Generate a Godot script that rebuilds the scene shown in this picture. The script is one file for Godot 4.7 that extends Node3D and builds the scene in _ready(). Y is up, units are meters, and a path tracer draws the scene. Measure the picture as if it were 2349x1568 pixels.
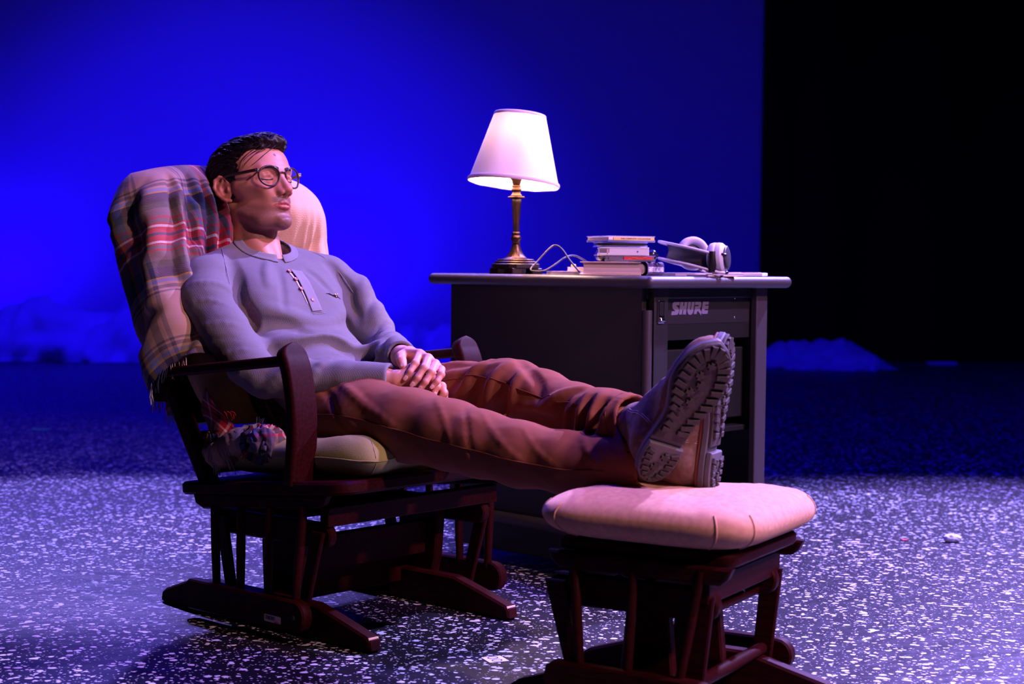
extends Node3D
# A man resting in a glider chair on a blue-lit stage, beside an equipment rack that carries a table lamp.
# The world is in metres, y up, the camera near the origin looking along -z.

const CHAIR_AT := Vector3(-0.3796, 0.0, -3.8438)   # floor under the middle of the chair
const CHAIR_TURN := -42.0                           # the chair's own x points forward, z to the sitter's right
const RACK_AT := Vector3(0.3536, 0.0, -4.1)         # front corner of the rack
const RACK_TURN := 45.0
var rng := RandomNumberGenerator.new()
var mats := {}


func _ready() -> void:
	rng.seed = 7
	set_camera()
	set_lights()
	make_materials()
	build_stage()
	build_rack()
	build_lamp()
	build_desk_things()
	build_headphones()
	build_chair()
	build_cushions()
	build_blanket()
	build_ottoman()
	build_person()
	build_floor_bits()


func set_camera() -> void:
	var cam := Camera3D.new()
	cam.name = "camera"
	cam.fov = rad_to_deg(2.0 * atan(784.0 / 3600.0))
	cam.near = 0.05
	cam.far = 100.0
	add_child(cam)
	cam.position = Vector3(0, 0.85, 0)
	cam.rotation = Vector3(-atan(172.0 / 3600.0), 0, 0.010)
	var lens := CameraAttributesPhysical.new()
	lens.frustum_focal_length = 12.0 / tan(deg_to_rad(cam.fov) / 2.0)
	lens.frustum_focus_distance = 3.72
	lens.exposure_aperture = 4.0
	cam.attributes = lens
	cam.fov = rad_to_deg(2.0 * atan(784.0 / 3600.0))
	cam.current = true
	var e := Environment.new()
	e.background_mode = Environment.BG_COLOR
	e.background_color = Color(0, 0, 0)
	e.tonemap_mode = Environment.TONE_MAPPER_LINEAR
	e.tonemap_exposure = 1.0
	e.sdfgi_enabled = true
	e.ssao_enabled = true
	e.ssil_enabled = true
	var w := WorldEnvironment.new()
	w.name = "environment"
	w.environment = e
	add_child(w)


func spot(called: String, from: Vector3, to: Vector3, color: Color, energy: float, angle: float, size := 0.12, soft := 0.4) -> void:
	var l := SpotLight3D.new()
	l.name = called
	l.light_color = color
	l.light_energy = energy
	l.spot_angle = angle
	l.spot_angle_attenuation = soft
	l.spot_range = 40.0
	l.spot_attenuation = 2.0
	l.light_size = size
	l.shadow_enabled = true
	add_child(l)
	l.look_at_from_position(from, to, Vector3(0.1, 1, 0.2).normalized())


func set_lights() -> void:
	# stage lanterns, all hung outside the frame
	spot("lantern_key", Vector3(3.6, 4.2, -1.9), Vector3(0.1, 0.5, -3.6), Color(0.82, 0.60, 0.96), 34.0, 21.0, 0.10, 0.4)
	spot("lantern_side", Vector3(4.2, 5.2, -6.0), Vector3(0.75, 0.0, -4.3), Color(0.70, 0.62, 1.0), 125.0, 17.5, 0.08, 0.3)
	spot("lantern_right", Vector3(3.6, 5.2, -8.2), Vector3(1.5, 0.0, -4.5), Color(0.64, 0.54, 1.0), 150.0, 17.0, 0.12, 0.6)
	spot("lantern_back", Vector3(-2.6, 5.4, -8.6), Vector3(-1.4, 0.0, -5.05), Color(0.60, 0.52, 1.0), 120.0, 10.5, 0.12, 0.4)
	spot("lantern_rim", Vector3(-2.0, 5.2, -8.4), Vector3(-0.3, 0.8, -3.8), Color(0.50, 0.42, 1.0), 34.0, 9.0, 0.12, 0.6)
	spot("lantern_front_warm", Vector3(4.0, 4.2, 0.3), Vector3(0.0, 0.6, -3.8), Color(1.0, 0.76, 0.80), 28.0, 15.0, 0.15, 0.5)
	spot("lantern_blue_wash", Vector3(1.0, 6.5, -4.5), Vector3(0.9, 0.0, -7.6), Color(0.10, 0.02, 1.0), 46.0, 62.0, 0.25, 1.0)
	# blue strip lights that stand on the floor behind the snow and wash the cloth from below
	spot("strip_light_blue", Vector3(-5.0, 0.2, -14.6), Vector3(-5.0, 2.6, -15.4), Color(0.08, 0.0, 1.0), 4.2, 78.0, 0.3, 1.0)
	spot("strip_light_blue", Vector3(-1.7, 0.2, -14.6), Vector3(-1.7, 2.6, -15.4), Color(0.08, 0.0, 1.0), 4.2, 78.0, 0.3, 1.0)
	spot("lantern_blue_snow", Vector3(-3.0, 6.5, -9.0), Vector3(-2.6, 0.4, -14.6), Color(0.10, 0.03, 1.0), 42.0, 28.0, 0.25, 0.8)


# ---------------------------------------------------------------- naming

func thing(called: String, label: String, category: String, at := Vector3.ZERO, turn := 0.0, group := "") -> Node3D:
	var o := Node3D.new()
	o.name = numbered(called)
	add_child(o)
	o.position = at
	o.rotation_degrees.y = turn
	tag(o, label, category, group)
	return o


func tag(o: Node, label: String, category: String, group := "") -> void:
	o.set_meta("label", label)
	o.set_meta("category", category)
	if group:
		o.set_meta("group", group)


func numbered(called: String) -> String:
	if get_node_or_null(called) == null:
		return called
	var k := 1
	while get_node_or_null("%s_%03d" % [called, k]) != null:
		k += 1
	return "%s_%03d" % [called, k]


func part(called: String, m, mat: Material, parent: Node, kind := "") -> MeshInstance3D:
	var o := MeshInstance3D.new()
	o.mesh = m.commit() if m is MB else m
	o.material_override = mat
	var n := called
	var k := 1
	while parent.get_node_or_null(n) != null:
		n = "%s_%03d" % [called, k]
		k += 1
	o.name = n
	parent.add_child(o)
	if kind:
		o.set_meta("kind", kind)
	return o


func at(o: Node3D, p: Vector3, turn := Vector3.ZERO) -> Node3D:
	o.position = p
	o.rotation_degrees = turn
	return o


func xf(p := Vector3.ZERO, deg := Vector3.ZERO) -> Transform3D:
	return Transform3D(Basis.from_euler(deg * PI / 180.0), p)


# ---------------------------------------------------------------- mesh builder

class MB:
	var v := PackedVector3Array()
	var n := PackedVector3Array()
	var uv := PackedVector2Array()
	var c := PackedColorArray()
	var ix := PackedInt32Array()
	var v0 := 0
	var i0 := 0
	var colored := false

	func begin() -> void:
		v0 = v.size()
		i0 = ix.size()

	func vert(p: Vector3, t := Vector2.ZERO, col := Color.WHITE) -> int:
		v.append(p)
		n.append(Vector3.ZERO)
		uv.append(t)
		c.append(col)
		return v.size() - 1

	func tri(a: int, b: int, d: int) -> void:
		ix.append(a)
		ix.append(b)
		ix.append(d)

	func quad(a: int, b: int, d: int, e: int) -> void:
		ix.append_array(PackedInt32Array([a, b, d, a, d, e]))

	# make a finished piece face outward (closed pieces) and give it smooth normals
	func finish(closed := true, keep_normals := false) -> void:
		if closed and v.size() > v0:
			var mid := Vector3.ZERO
			for i in range(v0, v.size()):
				mid += v[i]
			mid /= float(v.size() - v0)
			var vol := 0.0
			for t in range(i0, ix.size(), 3):
				vol += (v[ix[t]] - mid).dot((v[ix[t + 1]] - mid).cross(v[ix[t + 2]] - mid))
			if vol > 0.0:   # counter-clockwise seen from outside: turn round
				for t in range(i0, ix.size(), 3):
					var s := ix[t + 1]
					ix[t + 1] = ix[t + 2]
					ix[t + 2] = s
		if not keep_normals:
			for t in range(i0, ix.size(), 3):
				var a := ix[t]
				var b := ix[t + 1]
				var d := ix[t + 2]
				var f := (v[d] - v[a]).cross(v[b] - v[a])
				n[a] += f
				n[b] += f
				n[d] += f
			for i in range(v0, v.size()):
				n[i] = n[i].normalized() if n[i].length_squared() > 1e-24 else Vector3.UP

	func commit() -> ArrayMesh:
		var a := []
		a.resize(Mesh.ARRAY_MAX)
		a[Mesh.ARRAY_VERTEX] = v
		a[Mesh.ARRAY_NORMAL] = n
		a[Mesh.ARRAY_TEX_UV] = uv
		if colored:
			a[Mesh.ARRAY_COLOR] = c
		a[Mesh.ARRAY_INDEX] = ix
		var m := ArrayMesh.new()
		m.add_surface_from_arrays(Mesh.PRIMITIVE_TRIANGLES, a)
		return m

	# box with rounded edges
	func rbox(size: Vector3, r: float, x := Transform3D.IDENTITY, seg := 2) -> MB:
		begin()
		var h := size / 2.0
		r = minf(r, minf(h.x, minf(h.y, h.z)) * 0.999)
		var inner := h - Vector3.ONE * r
		for ax in 3:
			for sg in [-1.0, 1.0]:
				var b1 := (ax + 1) % 3
				var b2 := (ax + 2) % 3
				var l1 := rlist(h[b1], r, seg)
				var l2 := rlist(h[b2], r, seg)
				var base := v.size()
				for p1 in l1:
					for p2 in l2:
						var p := Vector3.ZERO
						p[ax] = h[ax] * sg
						p[b1] = p1
						p[b2] = p2
						var q := p.clamp(-inner, inner)
						var d := (p - q).normalized()
						vert(x * (q + d * r), Vector2(p1 / h[b1] * 0.5 + 0.5, p2 / h[b2] * 0.5 + 0.5))
						n[v.size() - 1] = (x.basis * d).normalized()
				var w := l2.size()
				for i in l1.size() - 1:
					for j in w - 1:
						var k := base + i * w + j
						if sg > 0:
							quad(k, k + 1, k + w + 1, k + w)
						else:
							quad(k, k + w, k + w + 1, k + 1)
		finish(true, true)
		return self

	func rlist(h: float, r: float, seg: int) -> PackedFloat32Array:
		var l := PackedFloat32Array()
		for i in seg + 1:
			l.append(-h + r - r * tan((1.0 - float(i) / seg) * PI / 4.0))
		for i in seg + 1:
			l.append(h - r + r * tan(float(i) / seg * PI / 4.0))
		return l

	# profile of (radius, height) turned round the y axis; wave gives flutes: number, depth, first and last point
	func lathe(profile: Array, seg := 32, x := Transform3D.IDENTITY, flutes := 0, depth := 0.0, f0 := 0, f1 := 0) -> MB:
		begin()
		var m := profile.size()
		for i in seg + 1:
			var a := TAU * float(i) / seg
			for j in m:
				var r: float = profile[j].x
				if flutes > 0 and j >= f0 and j <= f1:
					r *= 1.0 - depth * (0.5 + 0.5 * cos(a * flutes))
				vert(x * Vector3(cos(a) * r, profile[j].y, sin(a) * r), Vector2(float(i) / seg, float(j) / (m - 1)))
		for i in seg:
			for j in m - 1:
				if profile[j] != profile[j + 1]:
					var k := v0 + i * m + j
					quad(k, k + 1, k + m + 1, k + m)
		finish()
		# join the seam's normals
		for j in m:
			var a := v0 + j
			var b := v0 + seg * m + j
			var s := (n[a] + n[b]).normalized()
			n[a] = s
			n[b] = s
		return self

	# round or oval tube along points
	func tube(pts: Array, rad, sides := 8, caps := true, flat := 1.0, up := Vector3.UP, ring := false) -> MB:
		begin()
		var m := pts.size()
		var t0 := (pts[1] - pts[0] as Vector3).normalized()
		var nn := (up - t0 * up.dot(t0))
		if nn.length() < 0.01:
			nn = Vector3.RIGHT - t0 * t0.x
		nn = nn.normalized()
		var first := v.size()
		for i in m:
			var p: Vector3 = pts[i]
			var t: Vector3
			if ring:
				t = (pts[(i + 1) % m] - pts[(i + m - 1) % m] as Vector3).normalized()
			else:
				t = (pts[mini(i + 1, m - 1)] - pts[maxi(i - 1, 0)] as Vector3).normalized()
			nn = (nn - t * nn.dot(t)).normalized()
			var bb := t.cross(nn)
			var r: float = rad[i] if rad is Array or rad is PackedFloat32Array else rad
			for s in sides:
				var a := TAU * s / sides
				vert(p + nn * cos(a) * r * flat + bb * sin(a) * r, Vector2(float(s) / sides, float(i) / maxf(m - 1, 1)))
		for i in (m if ring else m - 1):
			for s in sides:
				var a := first + i * sides + s
				var b := first + i * sides + (s + 1) % sides
				var d := first + ((i + 1) % m) * sides + (s + 1) % sides
				var e := first + ((i + 1) % m) * sides + s
				quad(a, b, d, e)
		if caps and not ring:
			for s in range(1, sides - 1):
				tri(first, first + s + 1, first + s)
				var l := first + (m - 1) * sides
				tri(l, l + s, l + s + 1)
		finish()
		return self

	# outline in x,y pushed along z by depth (centred), edges chamfered
	func slab(outline: PackedVector2Array, depth: float, bevel := 0.003, x := Transform3D.IDENTITY) -> MB:
		begin()
		var m := outline.size()
		var area := 0.0
		for i in m:
			area += outline[i].cross(outline[(i + 1) % m])
		if area < 0:
			outline.reverse()
		var inset := PackedVector2Array()
		for i in m:
			var e1 := (outline[i] - outline[(i + m - 1) % m]).normalized()
			var e2 := (outline[(i + 1) % m] - outline[i]).normalized()
			var nrm := (e1 + e2).normalized()
			var out := Vector2(nrm.y, -nrm.x)
			inset.append(outline[i] - out * bevel / maxf(0.4, out.dot(Vector2(e1.y, -e1.x))))
		var tris := Geometry2D.triangulate_polygon(inset)
		if tris.is_empty():
			inset = outline
			tris = Geometry2D.triangulate_polygon(outline)
		var h := depth / 2.0
		# caps
		for sg in [1.0, -1.0]:
			var b := v.size()
			for i in m:
				vert(x * Vector3(inset[i].x, inset[i].y, h * sg), inset[i])
			for t in range(0, tris.size(), 3):
				# triangles come counter-clockwise or not: order by area
				var o2 := (inset[tris[t + 1]] - inset[tris[t]]).cross(inset[tris[t + 2]] - inset[tris[t]]) > 0
				if o2 == (sg > 0):
					tri(b + tris[t], b + tris[t + 2], b + tris[t + 1])
				else:
					tri(b + tris[t], b + tris[t + 1], b + tris[t + 2])
		# walls: chamfer, side, chamfer, with split normals where the outline turns sharply
		var zs := [h, h - bevel, -h + bevel, -h]
		for i in m:
			var j := (i + 1) % m
			for k in 3:
				var p0: Vector2 = inset[i] if k == 0 else outline[i]
				var p1: Vector2 = inset[j] if k == 0 else outline[j]
				var q0: Vector2 = inset[i] if k == 2 else outline[i]
				var q1: Vector2 = inset[j] if k == 2 else outline[j]
				var a := vert(x * Vector3(p0.x, p0.y, zs[k]), p0)
				var b := vert(x * Vector3(p1.x, p1.y, zs[k]), p1)
				var d := vert(x * Vector3(q1.x, q1.y, zs[k + 1]), q1)
				var e := vert(x * Vector3(q0.x, q0.y, zs[k + 1]), q0)
				quad(a, b, d, e)
		finish()
		# soften walls: average normals of wall vertices that meet at a gentle angle
		var seen := {}
		for i in range(v0 + 2 * m, v.size()):
			var key := Vector3i((v[i] * 20000.0).round())
			if not seen.has(key):
				seen[key] = []
			seen[key].append(i)
		var fresh := n.duplicate()
		for key in seen:
			for i in seen[key]:
				var s := Vector3.ZERO
				for j in seen[key]:
					if n[i].dot(n[j]) > 0.75:
						s += n[j]
				fresh[i] = s.normalized()
		n = fresh
		return self

	# surface over a grid of points; f(u, v) gives the point for u, v in 0..1
	func sheet(nu: int, nv: int, f: Callable, uvscale := Vector2.ONE, wrap := false, closed := false) -> MB:
		begin()
		for i in nu + 1:
			for j in nv + 1:
				var u := float(i) / nu
				var w := float(j) / nv
				vert(f.call(u, w), Vector2(u, w) * uvscale)
		for i in nu:
			for j in nv:
				var k := v0 + i * (nv + 1) + j
				quad(k, k + 1, k + nv + 2, k + nv + 1)
		finish(closed)
		if wrap:
			for j in nv + 1:
				var a := v0 + j
				var b := v0 + nu * (nv + 1) + j
				var s := (n[a] + n[b]).normalized()
				n[a] = s
				n[b] = s
		return self

	# cloth of some thickness: the sheet, its back, and the edges
	func cloth(nu: int, nv: int, f: Callable, thick: float, uvscale := Vector2.ONE) -> MB:
		var probe := MB.new()
		probe.sheet(nu, nv, f, uvscale)
		begin()
		var m := probe.v.size()
		for sg in [0.5, -0.5]:
			for i in m:
				vert(probe.v[i] + probe.n[i] * thick * sg, probe.uv[i])
		for t in range(0, probe.ix.size(), 3):
			tri(probe.ix[t], probe.ix[t + 1], probe.ix[t + 2])
			tri(m + probe.ix[t], m + probe.ix[t + 2], m + probe.ix[t + 1])
		var edge := []
		for i in nu + 1:
			edge.append(i * (nv + 1))
		for j in range(1, nv + 1):
			edge.append(nu * (nv + 1) + j)
		for i in range(nu - 1, -1, -1):
			edge.append(i * (nv + 1) + nv)
		for j in range(nv - 1, 0, -1):
			edge.append(j)
		for i in edge.size():
			var a: int = edge[i]
			var b: int = edge[(i + 1) % edge.size()]
			quad(v0 + a, v0 + b, v0 + m + b, v0 + m + a)
		finish(true)
		return self

	# puffy cushion: a box of half sizes h whose faces bulge; e is the squareness (big = squarer)
	func cushion(h: Vector3, e: float, f = null, nu := 48, nv := 28) -> MB:
		return sheet(nu, nv, func(u: float, w: float) -> Vector3:
			var a := u * TAU
			var b := (w - 0.5) * PI
			var cb := pow(absf(cos(b)), 2.0 / e) * signf(cos(b))
			var p := Vector3(h.x * cb * pow(absf(cos(a)), 2.0 / e) * signf(cos(a)), h.y * pow(absf(sin(b)), 1.0) * signf(sin(b)), h.z * cb * pow(absf(sin(a)), 2.0 / e) * signf(sin(a)))
			return f.call(p) if f != null else p, Vector2.ONE, true, true)


# ---------------------------------------------------------------- distance fields, for bodies, clothes and soft shapes

class SDF:
	var o: Vector3
	var cell: float
	var nx: int
	var ny: int
	var nz: int
	var f := PackedFloat32Array()

	func _init(lo: Vector3, hi: Vector3, size: float) -> void:
		o = lo
		cell = size
		nx = int((hi.x - lo.x) / size) + 2
		ny = int((hi.y - lo.y) / size) + 2
		nz = int((hi.z - lo.z) / size) + 2
		f.resize(nx * ny * nz)
		f.fill(0.2)

	func span(lo: Vector3, hi: Vector3) -> PackedInt32Array:
		var a := ((lo - o) / cell).floor()
		var b := ((hi - o) / cell).ceil()
		return PackedInt32Array([clampi(int(a.x), 0, nx), clampi(int(b.x) + 1, 0, nx), clampi(int(a.y), 0, ny), clampi(int(b.y) + 1, 0, ny), clampi(int(a.z), 0, nz), clampi(int(b.z) + 1, 0, nz)])

	# tapered capsule; cut < 0 takes it away
	func cap(a: Vector3, b: Vector3, ra: float, rb: float, k := 0.01, cut := false) -> SDF:
		var r := maxf(ra, rb) + k + cell * 3.0
		var s := span(Vector3(minf(a.x, b.x), minf(a.y, b.y), minf(a.z, b.z)) - Vector3.ONE * r, Vector3(maxf(a.x, b.x), maxf(a.y, b.y), maxf(a.z, b.z)) + Vector3.ONE * r)
		var ba := b - a
		var inv := 1.0 / maxf(ba.length_squared(), 1e-9)
		var dr := rb - ra
		for z in range(s[4], s[5]):
			for y in range(s[2], s[3]):
				var at := (z * ny + y) * nx
				for x in range(s[0], s[1]):
					var pa := o + Vector3(x, y, z) * cell - a
					var t := clampf(pa.dot(ba) * inv, 0.0, 1.0)
					var d := (pa - ba * t).length() - ra - dr * t
					var e := f[at + x]
					if cut:
						var h := maxf(k - absf(e + d), 0.0)
						f[at + x] = maxf(e, -d) + h * h * 0.25 / k
					else:
						var h := maxf(k - absf(e - d), 0.0)
						f[at + x] = minf(e, d) - h * h * 0.25 / k
		return self

	func chain(pts: Array, rad: Array, k := 0.01, cut := false) -> SDF:
		for i in pts.size() - 1:
			cap(pts[i], pts[i + 1], rad[i], rad[i + 1], k, cut)
		return self

	# ellipsoid with half sizes r, turned by b
	func ell(c: Vector3, r: Vector3, k := 0.01, cut := false, b := Basis.IDENTITY) -> SDF:
		var m := maxf(r.x, maxf(r.y, r.z)) + k + cell * 3.0
		var ext := Vector3.ONE * m
		if b == Basis.IDENTITY:
			ext = r + Vector3.ONE * (k + cell * 3.0)
		var s := span(c - ext, c + ext)
		var inv := b.inverse()
		var i1 := Vector3.ONE / r
		for z in range(s[4], s[5]):
			for y in range(s[2], s[3]):
				var at := (z * ny + y) * nx
				for x in range(s[0], s[1]):
					var q := (inv * (o + Vector3(x, y, z) * cell - c)) * i1
					var k0 := q.length()
					var d := k0 * (k0 - 1.0) / maxf((q * i1).length(), 1e-6)
					var e := f[at + x]
					if cut:
						var h := maxf(k - absf(e + d), 0.0)
						f[at + x] = maxf(e, -d) + h * h * 0.25 / k
					else:
						var h := maxf(k - absf(e - d), 0.0)
						f[at + x] = minf(e, d) - h * h * 0.25 / k
		return self

	# soft ridge (or groove, height < 0) laid along points near the surface, fading at both ends
	func fold(pts: Array, height: float, width: float) -> SDF:
		var k := clampf(absf(height) * 2.0, 0.004, 0.016)
		var on := []
		var m := (pts.size() - 1) * 4
		for i in m + 1:
			var j := mini(i / 4, pts.size() - 2)
			var u := float(i) / m
			var p0: Vector3 = pts[maxi(j - 1, 0)]
			var p1: Vector3 = pts[j]
			var p2: Vector3 = pts[j + 1]
			var p3: Vector3 = pts[mini(j + 2, pts.size() - 1)]
			var t := i / 4.0 - j
			var q := 0.5 * (2.0 * p1 + (p2 - p0) * t + (2.0 * p0 - 5.0 * p1 + 4.0 * p2 - p3) * t * t + (3.0 * p1 - p0 - 3.0 * p2 + p3) * t * t * t)
			q = snap(q)
			var h := absf(height) * sin(u * PI) - 0.25 * k
			on.append(q + grad(q) * ((h - width) if height > 0.0 else (width - h)))
		for i in m:
			cap(on[i], on[i + 1], width, width, k, height < 0.0)
		return self

	# keep only the side of a plane that its normal points away from
	func plane(p: Vector3, nrm: Vector3, k := 0.004, lo := Vector3.ONE * -99.0, hi := Vector3.ONE * 99.0) -> SDF:
		nrm = nrm.normalized()
		var s := span(lo, hi)
		for z in range(s[4], s[5]):
			for y in range(s[2], s[3]):
				var at := (z * ny + y) * nx
				for x in range(s[0], s[1]):
					var d := (o + Vector3(x, y, z) * cell - p).dot(nrm)
					var e := f[at + x]
					var h := maxf(k - absf(e - d), 0.0)
					f[at + x] = maxf(e, d) + h * h * 0.25 / k
		return self

	# move the surface by g(point) where the field is small
	func warp(g: Callable, lo := Vector3.ONE * -99.0, hi := Vector3.ONE * 99.0) -> SDF:
		var s := span(lo, hi)
		for z in range(s[4], s[5]):
			for y in range(s[2], s[3]):
				var at := (z * ny + y) * nx
				for x in range(s[0], s[1]):
					var e := f[at + x]
					if absf(e) < 0.03:
						f[at + x] = e - g.call(o + Vector3(x, y, z) * cell)
		return self

	func value(p: Vector3) -> float:
		var q := (p - o) / cell
		var x := clampi(int(q.x), 0, nx - 2)
		var y := clampi(int(q.y), 0, ny - 2)
		var z := clampi(int(q.z), 0, nz - 2)
		var t := Vector3(clampf(q.x - x, 0, 1), clampf(q.y - y, 0, 1), clampf(q.z - z, 0, 1))
		var i := (z * ny + y) * nx + x
		var w := nx * ny
		var a := lerpf(lerpf(f[i], f[i + 1], t.x), lerpf(f[i + nx], f[i + nx + 1], t.x), t.y)
		var b := lerpf(lerpf(f[i + w], f[i + w + 1], t.x), lerpf(f[i + w + nx], f[i + w + nx + 1], t.x), t.y)
		return lerpf(a, b, t.z)

	func grad(p: Vector3) -> Vector3:
		var h := cell * 0.7
		return Vector3(value(p + Vector3(h, 0, 0)) - value(p - Vector3(h, 0, 0)), value(p + Vector3(0, h, 0)) - value(p - Vector3(0, h, 0)), value(p + Vector3(0, 0, h)) - value(p - Vector3(0, 0, h))).normalized()

	# the point where a ray from outside meets the surface
	func hit(from: Vector3, dir: Vector3) -> Vector3:
		dir = dir.normalized()
		var t := 0.0
		for i in 400:
			var d := value(from + dir * t)
			if d < cell * 0.05:
				break
			t += clampf(d * 0.7, cell * 0.1, cell * 1.2)
		return from + dir * t

	# nearest point of the surface
	func snap(p: Vector3) -> Vector3:
		for i in 6:
			p -= grad(p) * value(p)
		return p

	# surface nets into a mesh builder
	func net(m: MB, paint = null, place := Transform3D.IDENTITY) -> MB:
		m.begin()
		var id := PackedInt32Array()
		id.resize(f.size())
		id.fill(-1)
		var w := nx * ny
		var off := PackedInt32Array([0, 1, nx, nx + 1, w, w + 1, w + nx, w + nx + 1])
		var cells := PackedInt32Array()
		var far := cell * 2.2
		for z in nz - 1:
			for y in ny - 1:
				var at := (z * ny + y) * nx
				for x in nx - 1:
					var i := at + x
					var e := f[i]
					if e > far or e < -far:
						continue
					var neg := 0
					for c in 8:
						if f[i + off[c]] < 0.0:
							neg += 1
					if neg == 0 or neg == 8:
						continue
					var sum := Vector3.ZERO
					var cnt := 0
					for c in 8:
						for ax in 3:
							var bit := 1 << ax
							if c & bit:
								continue
							var a := f[i + off[c]]
							var b := f[i + off[c | bit]]
							if (a < 0.0) != (b < 0.0):
								var t := a / (a - b)
								var p := Vector3(c & 1, (c >> 1) & 1, (c >> 2) & 1)
								p[ax] += t
								sum += p
								cnt += 1
					var q := o + (Vector3(x, y, z) + sum / cnt) * cell
					id[i] = m.vert(place * q)
					m.n[id[i]] = (place.basis.inverse().transposed() * grad(q)).normalized()
					if paint != null:
						m.c[id[i]] = paint.call(q)
					cells.append(i)
		if paint != null:
			m.colored = true
		for i in cells:
			var e := f[i] < 0.0
			# edges along x, y, z from this corner, each shared by four cells
			if i >= w + nx and (f[i + 1] < 0.0) != e:
				ring(m, id, i, i - nx, i - nx - w, i - w, e)
			if i >= w + 1 and (f[i + nx] < 0.0) != e:
				ring(m, id, i, i - w, i - w - 1, i - 1, e)
			if i >= nx + 1 and (f[i + w] < 0.0) != e:
				ring(m, id, i, i - 1, i - 1 - nx, i - nx, e)
		m.finish(true, true)
		return m

	func ring(m: MB, id: PackedInt32Array, a: int, b: int, c: int, d: int, e: bool) -> void:
		if id[a] < 0 or id[b] < 0 or id[c] < 0 or id[d] < 0:
			return
		if e:
			m.quad(id[a], id[d], id[c], id[b])
		else:
			m.quad(id[a], id[b], id[c], id[d])


func smooth_path(pts: Array, steps := 6, ring := false) -> Array:
	var out := []
	var m := pts.size()
	for i in (m if ring else m - 1):
		var p0 = pts[(i + m - 1) % m] if ring else pts[maxi(i - 1, 0)]
		var p1 = pts[i]
		var p2 = pts[(i + 1) % m]
		var p3 = pts[(i + 2) % m] if ring else pts[mini(i + 2, m - 1)]
		for s in steps:
			var t := float(s) / steps
			out.append(0.5 * (2.0 * p1 + (p2 - p0) * t + (2.0 * p0 - 5.0 * p1 + 4.0 * p2 - p3) * t * t + (3.0 * p1 - p0 - 3.0 * p2 + p3) * t * t * t))
	if not ring:
		out.append(pts[m - 1])
	return out


func smooth_values(vals: Array, steps := 6) -> Array:
	var out := []
	for i in vals.size() - 1:
		for s in steps:
			out.append(lerpf(vals[i], vals[i + 1], smoothstep(0.0, 1.0, float(s) / steps)))
	out.append(vals[-1])
	return out


func rounded_rect(w: float, h: float, r: float, seg := 5) -> PackedVector2Array:
	var out := PackedVector2Array()
	for q in 4:
		var c := Vector2((w / 2 - r) * (1 if q in [0, 3] else -1), (h / 2 - r) * (1 if q < 2 else -1))
		for i in seg + 1:
			var a := (q + float(i) / seg) * PI / 2
			out.append(c + Vector2(cos(a), sin(a)) * r)
	return out


# ---------------------------------------------------------------- materials

func mat(called: String, color: Color, rough := 0.8, metal := 0.0) -> StandardMaterial3D:
	var m := StandardMaterial3D.new()
	m.resource_name = called
	m.albedo_color = color
	m.roughness = rough
	m.metallic = metal
	m.cull_mode = BaseMaterial3D.CULL_DISABLED
	mats[called] = m
	return m


func rgb(r: float, g: float, b: float) -> Color:
	return Color(r / 255.0, g / 255.0, b / 255.0)


func noise_tex(freq: float, s: int, size := 512, lo := Color.BLACK, hi := Color.WHITE, octaves := 4, type := FastNoiseLite.TYPE_SIMPLEX) -> NoiseTexture2D:
	var n := FastNoiseLite.new()
	n.seed = s
	n.frequency = freq
	n.fractal_octaves = octaves
	n.noise_type = type
	var t := NoiseTexture2D.new()
	t.width = size
	t.height = size
	t.seamless = true
	t.noise = n
	var g := Gradient.new()
	g.set_color(0, lo)
	g.set_color(1, hi)
	t.color_ramp = g
	return t


# small repeating relief: f(u, v) in 0..1 gives the height
func relief(size: int, f: Callable) -> ImageTexture:
	var im := Image.create_empty(size, size, false, Image.FORMAT_RGB8)
	for y in size:
		for x in size:
			var h: float = clampf(f.call((x + 0.5) / size, (y + 0.5) / size), 0.0, 1.0)
			im.set_pixel(x, y, Color(h, h, h))
	return ImageTexture.create_from_image(im)


func planes(m: StandardMaterial3D, scale: Vector3, world := false) -> StandardMaterial3D:
	m.uv1_triplanar = true
	m.uv1_world_triplanar = world
	m.uv1_scale = scale
	return m


func bump(m: StandardMaterial3D, t: Texture2D, depth_cm: float) -> StandardMaterial3D:
	m.heightmap_enabled = true
	m.heightmap_texture = t
	m.heightmap_scale = depth_cm
	return m


func cloth_mat(called: String, color: Color, t: Texture2D, depth_cm: float, scale: float, sheen := 0.25) -> StandardMaterial3D:
	var m := mat(called, color, 0.95)
	m.metallic_specular = 0.2
	planes(m, Vector3.ONE * scale)
	bump(m, t, depth_cm)
	m.rim_enabled = sheen > 0.0
	m.rim = sheen
	m.rim_tint = 0.6
	return m


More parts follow.
